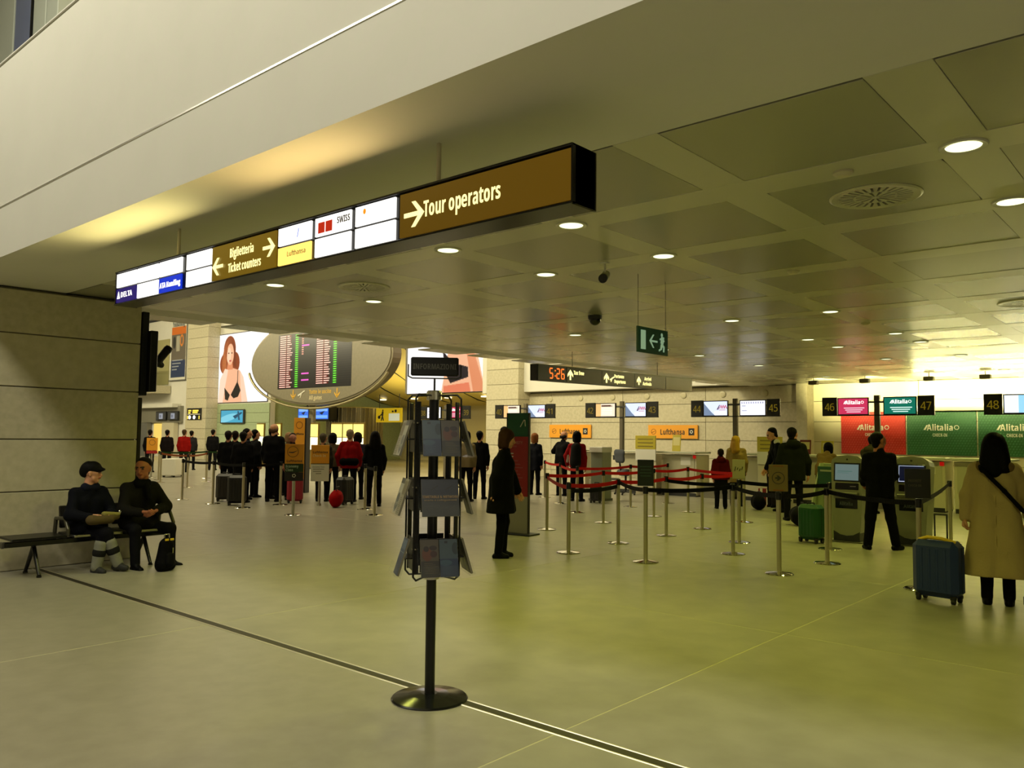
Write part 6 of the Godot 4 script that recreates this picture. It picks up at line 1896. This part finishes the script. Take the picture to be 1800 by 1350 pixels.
func luggage() -> void:
	var b := suitcase("suitcase", "dark blue ribbed suitcase with yellow band pulled by the woman in beige", Vector3(9.08, 0, -2.2), -PI / 2 - 0.15, Vector3(0.44, 0.56, 0.26), Color(0.1, 0.18, 0.4), 0.86)
	part(b, "yellow_band", G.new().tube([Vector3(-0.17, 0.6, 0.03), Vector3(-0.08, 0.635, 0.05), Vector3(0.06, 0.63, 0.05), Vector3(0.18, 0.6, 0.03)], 0.018, 8).mesh(M.yellow))
	suitcase("suitcase", "bright green hard suitcase standing left of the bag gauge", Vector3(12.72, 0, -4.88), -PI / 2 - 0.3, Vector3(0.38, 0.54, 0.24), Color(0.02, 0.27, 0.1), 0.0)
	suitcase("suitcase", "black suitcase with pale wheels cut by the right edge of the photo", Vector3(8.95, 0, -1.28), -PI / 2, Vector3(0.3, 0.2, 0.4), Color(0.03, 0.03, 0.03), 0.0)
	duffel("round black bag on the floor left of the green suitcase", Vector3(15.0, 0, -5.95), 0.6, Vector3(0.5, 0.38, 0.4), Color(0.03, 0.03, 0.03))
	duffel("small black bag on the floor under the bending man", Vector3(17.6, 0, -7.95), 0.8, Vector3(0.45, 0.36, 0.3), Color(0.03, 0.03, 0.03))
	suitcase("suitcase", "black trolley case behind the red bag in the hall", Vector3(11.62, 0, -15.2), 0.3, Vector3(0.44, 0.58, 0.28), Color(0.04, 0.045, 0.04), 0.0)
	duffel("shiny red bag leaning on the black trolley case", Vector3(11.05, 0, -14.75), 0.6, Vector3(0.42, 0.4, 0.3), Color(0.62, 0.02, 0.02))
	suitcase("suitcase", "pink suitcase behind the orange stand in the hall", Vector3(11.0, 0, -16.25), -0.7, Vector3(0.36, 0.56, 0.24), Color(0.6, 0.12, 0.2), 0.0)
	suitcase("suitcase", "dark brown suitcase at the left end of the crowd", Vector3(10.1, 0, -17.75), -0.7, Vector3(0.42, 0.6, 0.26), Color(0.1, 0.08, 0.06), 0.0)
	suitcase("suitcase", "tall black suitcase in front of the dark crowd", Vector3(9.75, 0, -16.65), -0.7, Vector3(0.4, 0.62, 0.26), Color(0.035, 0.035, 0.04), 0.0)
	suitcase("suitcase", "black case standing at the foot of the tall cabinet", Vector3(16.35, 0, -11.5), -PI / 2, Vector3(0.34, 0.42, 0.22), Color(0.03, 0.03, 0.03), 0.0)
	# red and white gift bags on the belt by the bending man
	var gb := thing("gift_bag", "red and white striped paper bag on the floor before the bending man", "bag", Vector3(18.95, 0, -8.35), FACE_W)
	part(gb, "bag_body", bxm(Vector3(0, 0.2, 0), Vector3(0.34, 0.4, 0.18), mat(Color(0.5, 0.1, 0.07), 0.5), 0.01))
	for x in [-0.09, 0.07]:
		part(gb, "stripe", bxm(Vector3(x, 0.2, 0.091), Vector3(0.06, 0.4, 0.004), M.white))

# ---------------------------------------------------------------- people
const AWAY := Vector2(0.75, -0.66)
const RIGHTWARD := Vector2(0.66, 0.75)
const LEFTWARD := Vector2(-0.66, -0.75)

func people() -> void:
	var blackish := Color(0.045, 0.045, 0.05)
	var navy := Color(0.05, 0.055, 0.085)
	var fair := Color(0.78, 0.56, 0.43)
	# the two on the bench
	var a := person("seated person in dark jacket and flat cap with pale boots on the bench", Vector3(3.98, 0, -10.13), Vector2(0.12, 1), 1.66, {"near": true, "seated": true, "hip_y": 0.5, "lean": 0.12, "yaw": 0.95, "top": Color(0.055, 0.06, 0.085), "legs": Color(0.06, 0.06, 0.085), "hair": Color(0.06, 0.06, 0.055), "style": "cap", "skin": fair, "bulk": 1.12,
		"legL": [Vector3(-0.1, 0.02, 1), Vector3(0.35, -1, 0.12), Vector3(0.35, 0, 1)], "legR": [Vector3(0.25, 0.0, 1), Vector3(-0.1, -1, -0.12), Vector3(0.2, 0, 1)], "armL": [Vector3(0.3, -0.85, 0.3), Vector3(-0.55, -0.1, 0.9)], "armR": [Vector3(-0.3, -0.85, 0.3), Vector3(0.6, -0.1, 0.85)], "palmL": Vector3(-1, -0.3, 0), "palmR": Vector3(1, -0.3, 0), "curl": 0.6, "shoes": Color(0.2, 0.2, 0.19)})
	for q in ["L", "R"]:
		var kn: Vector3 = last_j["kn" + q]
		var an: Vector3 = last_j["an" + q]
		worn(a, "boot_shaft", [[kn.lerp(an, 0.3), an, 0.074, 0.064, 1.0, 0]], cloth(Color(0.5, 0.5, 0.44), 0.5))
		worn(a, "boot_band", [[kn.lerp(an, 0.55), kn.lerp(an, 0.58), 0.078, 0.078, 1.0, 0]], cloth(Color(0.12, 0.12, 0.11)))
	worn(a, "scarf", [[last_j.neck + Vector3(-0.06, -0.01, 0.03), last_j.neck + Vector3(0.06, -0.01, 0.03), 0.06, 0.06, 1.0, 0]], cloth(Color(0.09, 0.1, 0.15)))
	var b := person("seated man in dark quilted jacket with grey beard looking left on the bench", Vector3(4.58, 0, -10.13), Vector2(0.0, 1), 1.74, {"near": true, "seated": true, "hip_y": 0.49, "lean": 0.16, "yaw": -0.85, "pitch": 0.1, "top": Color(0.1, 0.095, 0.08), "legs": Color(0.055, 0.055, 0.065), "hair": Color(0.1, 0.08, 0.07), "skin": Color(0.68, 0.42, 0.3), "bulk": 1.18,
		"legL": [Vector3(0.42, -0.02, 1), Vector3(0.05, -1, 0.02), Vector3(0.7, 0, 1)], "legR": [Vector3(-0.25, 0.0, 1), Vector3(0.0, -1, 0.1), Vector3(0.1, 0, 1)], "armL": [Vector3(0.45, -0.8, 0.2), Vector3(-0.75, -0.15, 0.6)], "armR": [Vector3(-0.25, -0.85, 0.35), Vector3(0.5, -0.1, 0.8)], "palmL": Vector3(-1, 0.6, 0), "palmR": Vector3(1, 0.6, 0), "curl": 0.5})
	worn(b, "scarf", [[last_j.neck + Vector3(-0.05, -0.02, 0.05), last_j.neck + Vector3(0.05, -0.02, 0.05), 0.062, 0.062, 1.0, 0], [last_j.neck + Vector3(0.03, -0.04, 0.09), last_j.chest + Vector3(0.05, -0.02, 0.16), 0.04, 0.035, 1.0, 0]], cloth(Color(0.06, 0.06, 0.075)))
	# the man walking past the brochure rack
	person("man in long black coat walking past the tall priority banner", Vector3(8.13, 0, -7.27), RIGHTWARD, 1.7, {"near": true, "top": Color(0.03, 0.03, 0.035), "top_name": "coat", "hem": 0.62, "legs": Color(0.03, 0.03, 0.035), "hair": Color(0.22, 0.13, 0.09), "style": "bob", "skin": fair, "bulk": 1.42, "flare": 1.2, "lean": 0.08, "pitch": 0.15, "yaw": 0.25, "legL": [Vector3(0.0, -1, 0.12), Vector3(0, -1, -0.06), Vector3(0, 0, 1)], "legR": [Vector3(0.02, -1, 0.02), Vector3(0, -1, -0.1), Vector3(0, 0, 1)], "armL": [Vector3(0.2, -1, 0.3), Vector3(0.0, -1, 0.5)], "armR": [Vector3(-0.2, -1, -0.3), Vector3(0, -1, -0.1)]})
	# woman in the long coat with the blue case
	var c := person("woman in long beige coat with long black hair seen from behind, pulling blue suitcase", Vector3(9.3, 0, -1.72), Vector2(0.985, -0.17), 1.69, {"near": true, "top": Color(0.66, 0.58, 0.42), "top_name": "coat", "hem": 0.3, "flare": 1.55, "bulk": 1.15, "legs": Color(0.05, 0.04, 0.04), "hair": Color(0.025, 0.02, 0.018), "style": "long", "skin": fair, "shoes": Color(0.05, 0.035, 0.03), "fold": 0.014, "armL": [Vector3(0.3, -1, -0.05), Vector3(0.12, -1, -0.05)], "armR": [Vector3(-0.35, -1, 0.1), Vector3(-0.1, -1, 0.4)], "legL": [Vector3(0.02, -1, 0.02), Vector3(0.0, -1, -0.03), Vector3(0.1, 0, 1)], "legR": [Vector3(-0.02, -1, 0.05), Vector3(0.0, -1, -0.04), Vector3(-0.1, 0, 1)], "curl": 0.9})
	worn(c, "shoulder_strap", [[Vector3(0.15, 1.46, -0.03), Vector3(0.12, 1.4, -0.13), 0.022, 0.022, 1.0, 0], [Vector3(0.12, 1.4, -0.13), Vector3(-0.08, 1.18, -0.165), 0.022, 0.022, 1.0, 0], [Vector3(-0.08, 1.18, -0.165), Vector3(-0.24, 0.98, -0.13), 0.022, 0.022, 1.0, 0]], cloth(Color(0.03, 0.03, 0.03)))
	worn(c, "fur_collar", [[Vector3(-0.12, 1.42, -0.05), Vector3(0.12, 1.42, -0.05), 0.06, 0.06, 1.0, 0]], cloth(Color(0.42, 0.34, 0.22)))
	worn(c, "coat_seam", [[Vector3(0, 1.3, -0.155), Vector3(0, 0.55, -0.2), 0.006, 0.006, 1.0, 0]], cloth(Color(0.36, 0.3, 0.2)))
	# man at the ticket machines
	person("man in black suit standing between the two grey ticket machines, back turned", Vector3(12.66, 0, -3.83), Vector2(0.86, -0.5), 1.72, {"near": true, "top": Color(0.03, 0.03, 0.035), "hem": 0.78, "legs": Color(0.028, 0.028, 0.032), "hair": Color(0.045, 0.03, 0.025), "skin": Color(0.6, 0.36, 0.25), "yaw": -1.15, "bulk": 1.1, "legL": [Vector3(0.12, -1, 0), Vector3(0.12, -1, -0.02), Vector3(0.2, 0, 1)], "legR": [Vector3(-0.14, -1, 0.05), Vector3(-0.16, -1, -0.05), Vector3(-0.9, 0, 0.6)], "leg_w": 1.15, "armL": [Vector3(0.12, -1, 0.1), Vector3(-0.1, -0.5, 0.8)], "armR": [Vector3(-0.12, -1, 0.1), Vector3(0.1, -0.5, 0.8)]})
	# right-hand counters
	person("tall man in bulky dark green jacket seen from behind near the black bag", Vector3(15.83, 0, -6.42), Vector2(0.85, -0.5), 1.83, {"near": true, "top": Color(0.075, 0.085, 0.06), "legs": Color(0.05, 0.05, 0.05), "hair": Color(0.06, 0.045, 0.035), "bulk": 1.3, "hem": 0.76, "yaw": -0.5, "hood": true, "armR": [Vector3(-0.3, -1, 0.0), Vector3(-0.12, -1, 0.3)], "armL": [Vector3(0.25, -1, 0.1), Vector3(0, -1, 0.4)]})
	var e := person("man in dark sweater and white collar bending left beside the counter", Vector3(17.46, 0, -7.34), LEFTWARD, 1.86, {"near": true, "top": Color(0.035, 0.045, 0.04), "top_name": "sweater", "legs": Color(0.05, 0.05, 0.055), "hair": Color(0.09, 0.07, 0.055), "skin": fair, "lean": 0.25, "pitch": 0.45, "bulk": 0.98, "armL": [Vector3(0.1, -1, 0.1), Vector3(0, -1, 0.5)], "armR": [Vector3(-0.1, -1, 0.15), Vector3(0, -1, 0.55)]})
	worn(e, "collar", [[last_j.neck + Vector3(-0.05, 0.0, -0.02), last_j.neck + Vector3(0.05, 0.0, -0.02), 0.068, 0.068, 1.0, 0]], cloth(Color(0.85, 0.84, 0.8)))
	person("child in red and dark jacket seen from behind in the queue lane", Vector3(17.2, 0, -8.66), Vector2(0.8, -0.5), 1.36, {"near": true, "top": Color(0.32, 0.05, 0.055), "legs": Color(0.05, 0.05, 0.07), "hair": Color(0.1, 0.06, 0.045), "bulk": 1.15, "hood": true, "leg_w": 1.15})
	person("woman with long blonde hair and pale coat behind the white notice", Vector3(18.13, 0, -8.72), Vector2(0.9, -0.3), 1.66, {"top": Color(0.6, 0.5, 0.3), "top_name": "coat", "hem": 0.6, "legs": Color(0.1, 0.09, 0.08), "hair": Color(0.72, 0.55, 0.2), "style": "long", "skin": fair, "yaw": -0.7})
	person("woman with long brown hair reaching right beside the blonde woman", Vector3(18.45, 0, -8.0), Vector2(0.75, 0.66), 1.62, {"top": Color(0.3, 0.25, 0.15), "legs": Color(0.12, 0.1, 0.09), "hair": Color(0.28, 0.16, 0.07), "style": "long", "skin": fair, "lean": 0.15, "armL": [Vector3(0.2, -0.8, 0.5), Vector3(0, -0.5, 0.8)], "armR": [Vector3(-0.2, -0.8, 0.5), Vector3(0, -0.6, 0.8)]})
	person("person in grey hooded jacket leaning on the counter before the red wall panel", Vector3(18.6, 0, -5.85), Vector2(1, 0.1), 1.72, {"top": Color(0.24, 0.22, 0.15), "legs": Color(0.05, 0.05, 0.06), "hair": Color(0.06, 0.045, 0.04), "lean": 0.3, "hood": true, "armL": [Vector3(0.3, -0.6, 0.7), Vector3(0, -0.2, 0.9)], "armR": [Vector3(-0.3, -0.6, 0.7), Vector3(0, -0.2, 0.9)]})
	person("person in tan jacket bent over the counter behind the left ticket machine", Vector3(18.6, 0, -6.85), Vector2(1, 0.0), 1.62, {"top": Color(0.45, 0.36, 0.22), "legs": Color(0.06, 0.06, 0.07), "hair": Color(0.03, 0.028, 0.028), "style": "bob", "lean": 0.55, "armL": [Vector3(0.2, -0.5, 0.8), Vector3(0, -0.1, 1)], "armR": [Vector3(-0.2, -0.5, 0.8), Vector3(0, -0.1, 1)]})
	# left-hand counters
	person("person with light brown hair and dark coat at the left end of the counters", Vector3(17.3, 0, -14.25), Vector2(1, -0.1), 1.68, {"top": navy, "top_name": "coat", "hem": 0.7, "hair": Color(0.45, 0.27, 0.13), "style": "bob", "skin": fair})
	person("broad man in black jacket with bald crown leaning at the orange counter sign", Vector3(17.6, 0, -13.55), Vector2(1, 0.1), 1.76, {"top": blackish, "bulk": 1.2, "hair": Color(0.07, 0.055, 0.045), "style": "bald", "lean": 0.12, "armR": [Vector3(-0.75, -0.65, 0.1), Vector3(0.2, -0.3, 0.9)], "armL": [Vector3(0.75, -0.65, 0.1), Vector3(-0.2, -0.3, 0.9)]})
	var g := person("man with grey backpack on a red and white jacket at the counter", Vector3(16.42, 0, -12.16), Vector2(0.95, -0.2), 1.73, {"top": Color(0.55, 0.08, 0.09), "legs": navy, "hair": Color(0.04, 0.03, 0.025), "style": "bob", "armL": [Vector3(0.5, -0.85, 0.1), Vector3(-0.1, -1, 0.1)]})
	worn(g, "backpack", [[Vector3(-0.05, 1.36, -0.17), Vector3(-0.05, 0.98, -0.2), 0.13, 0.15, 0.8, 0]], cloth(Color(0.1, 0.1, 0.1)), 0.02)
	worn(g, "white_stripe", [[Vector3(0.24, 1.28, 0.0), Vector3(0.27, 1.0, 0.0), 0.03, 0.03, 1.0, 0]], cloth(Color(0.8, 0.78, 0.74)))
	person("man with short dark hair whose head shows over the priority banner", Vector3(15.0, 0, -13.3), Vector2(0.3, 0.95), 1.83, {"top": Color(0.35, 0.34, 0.3), "hair": Color(0.04, 0.03, 0.03), "skin": fair, "yaw": 0.3})
	person("woman in cream jacket with dark bob hair right of the brochure rack", Vector3(14.3, 0, -13.95), Vector2(0.9, -0.4), 1.71, {"top": Color(0.5, 0.44, 0.32), "hair": Color(0.03, 0.025, 0.025), "style": "bob", "skin": fair})
	person("person in black coat close behind the cream jacket woman", Vector3(15.1, 0, -14.25), Vector2(0.9, -0.4), 1.72, {"top": blackish, "hair": Color(0.03, 0.025, 0.025)})
	# crowd in the hall
	person("grey-haired man in bright red jacket with dark waist seen from behind", Vector3(12.14, 0, -15.72), Vector2(0.7, -0.72), 1.72, {"near": true, "top": Color(0.5, 0.035, 0.04), "bulk": 1.22, "legs": navy, "hair": Color(0.5, 0.44, 0.36), "skin": fair, "hem": 0.82, "armL": [Vector3(0.4, -0.9, 0.05), Vector3(-0.1, -1, 0.25)], "armR": [Vector3(-0.3, -0.95, 0.05), Vector3(0.1, -1, 0.25)]})
	worn(last_person(), "waist_bag", [[Vector3(-0.14, 0.98, -0.1), Vector3(0.14, 0.98, -0.1), 0.1, 0.1, 0.9, 0]], cloth(Color(0.03, 0.03, 0.03)), 0.02)
	person("person in grey jacket half hidden left of the red jacket", Vector3(11.75, 0, -16.25), Vector2(0.8, -0.55), 1.62, {"top": Color(0.17, 0.16, 0.13), "hair": Color(0.3, 0.27, 0.22), "legs": blackish})
	person("woman in dark coat with long dark hair left of the brochure rack", Vector3(11.82, 0, -14.4), Vector2(0.6, -0.8), 1.68, {"near": true, "top": Color(0.05, 0.055, 0.05), "top_name": "coat", "hem": 0.72, "hair": Color(0.055, 0.04, 0.03), "style": "long", "legs": blackish, "bulk": 1.12})
	person("large man in black padded jacket next to the orange airline stand", Vector3(10.85, 0, -16.95), Vector2(0.8, -0.5), 1.85, {"top": blackish, "bulk": 1.32, "hair": Color(0.35, 0.26, 0.2), "style": "bald", "skin": fair, "legs": blackish})
	person("person with dark short hair at the left end of the dark-clothed crowd", Vector3(10.62, 0, -18.6), Vector2(0.7, -0.7), 1.66, {"top": blackish, "hair": Color(0.1, 0.075, 0.06), "legs": blackish})
	person("person in black coat looking right, second from the left in the dark crowd", Vector3(10.75, 0, -17.95), Vector2(0.7, 0.3), 1.72, {"top": navy, "hair": Color(0.04, 0.03, 0.03), "skin": fair, "bulk": 1.15, "legs": blackish})
	person("person in dark blue coat, middle of the dark crowd behind the barrier", Vector3(11.35, 0, -17.75), Vector2(0.6, 0.5), 1.74, {"top": Color(0.05, 0.045, 0.09), "hair": Color(0.04, 0.03, 0.03), "skin": fair, "bulk": 1.15, "legs": blackish})
	person("short person with reddish face between the men in dark coats", Vector3(11.5, 0, -17.15), Vector2(-0.3, 0.6), 1.62, {"top": blackish, "hair": Color(0.1, 0.07, 0.05), "skin": Color(0.6, 0.36, 0.28), "legs": blackish})
	person("person with pale hair behind the orange airline stand", Vector3(12.18, 0, -18.33), Vector2(0.8, -0.5), 1.63, {"top": Color(0.4, 0.34, 0.26), "hair": Color(0.55, 0.42, 0.3), "style": "bob", "legs": blackish})
	person("person with dark bob between the two orange stands", Vector3(12.4, 0, -16.75), Vector2(0.8, -0.5), 1.63, {"top": Color(0.3, 0.25, 0.17), "hair": Color(0.04, 0.035, 0.03), "style": "bob", "legs": blackish})
	person("person in purple and brown coat behind the white check-in notice", Vector3(12.75, 0, -16.2), Vector2(0.8, -0.5), 1.65, {"top": Color(0.16, 0.13, 0.2), "hair": Color(0.05, 0.035, 0.03), "style": "bob", "legs": blackish})
	person("person in black cap and coat behind the dark suitcases in the hall", Vector3(10.98, 0, -18.9), Vector2(0.6, -0.7), 1.66, {"top": blackish, "hair": Color(0.1, 0.07, 0.05), "legs": blackish, "bulk": 1.25})
	person("person in charcoal jacket tightly between the dark coats", Vector3(11.25, 0, -18.4), Vector2(0.8, 0.1), 1.7, {"top": Color(0.06, 0.06, 0.065), "hair": Color(0.05, 0.04, 0.03), "legs": blackish, "bulk": 1.25})
	person("stout person in black coat right of the dark suitcases", Vector3(10.2, 0, -17.05 - 0.15), Vector2(0.7, -0.6), 1.64, {"top": Color(0.04, 0.04, 0.045), "top_name": "coat", "hem": 0.5, "hair": Color(0.06, 0.05, 0.04), "legs": blackish, "bulk": 1.3})
	# far end of the hall
	var gr := "people at the far end of the hall"
	person("far person in black coat nearest the dark pillar edge", Vector3(15.09, 0, -32.41), Vector2(0.7, -0.7), 1.7, {"top": blackish, "group": gr})
	person("far person in dark coat left of the far red jacket", Vector3(15.61, 0, -32.03), Vector2(0.7, -0.7), 1.7, {"top": Color(0.08, 0.06, 0.06), "bulk": 1.15, "group": gr})
	person("far person in puffy red jacket by the lit niche", Vector3(16.1, 0, -31.6), Vector2(0.7, -0.7), 1.72, {"top": Color(0.52, 0.06, 0.04), "bulk": 1.2, "hair": Color(0.25, 0.18, 0.12), "group": gr})
	person("far person in dark and white top facing the lit niche", Vector3(17.33, 0, -33.37), Vector2(0.7, -0.7), 1.68, {"top": Color(0.14, 0.13, 0.14), "group": gr})
	person("far person in black standing alone before the plain wall", Vector3(17.95, 0, -32.7), Vector2(0.7, -0.7), 1.74, {"top": blackish, "bulk": 1.15, "group": gr})

func last_person() -> Node3D:
	return get_child(get_child_count() - 1)
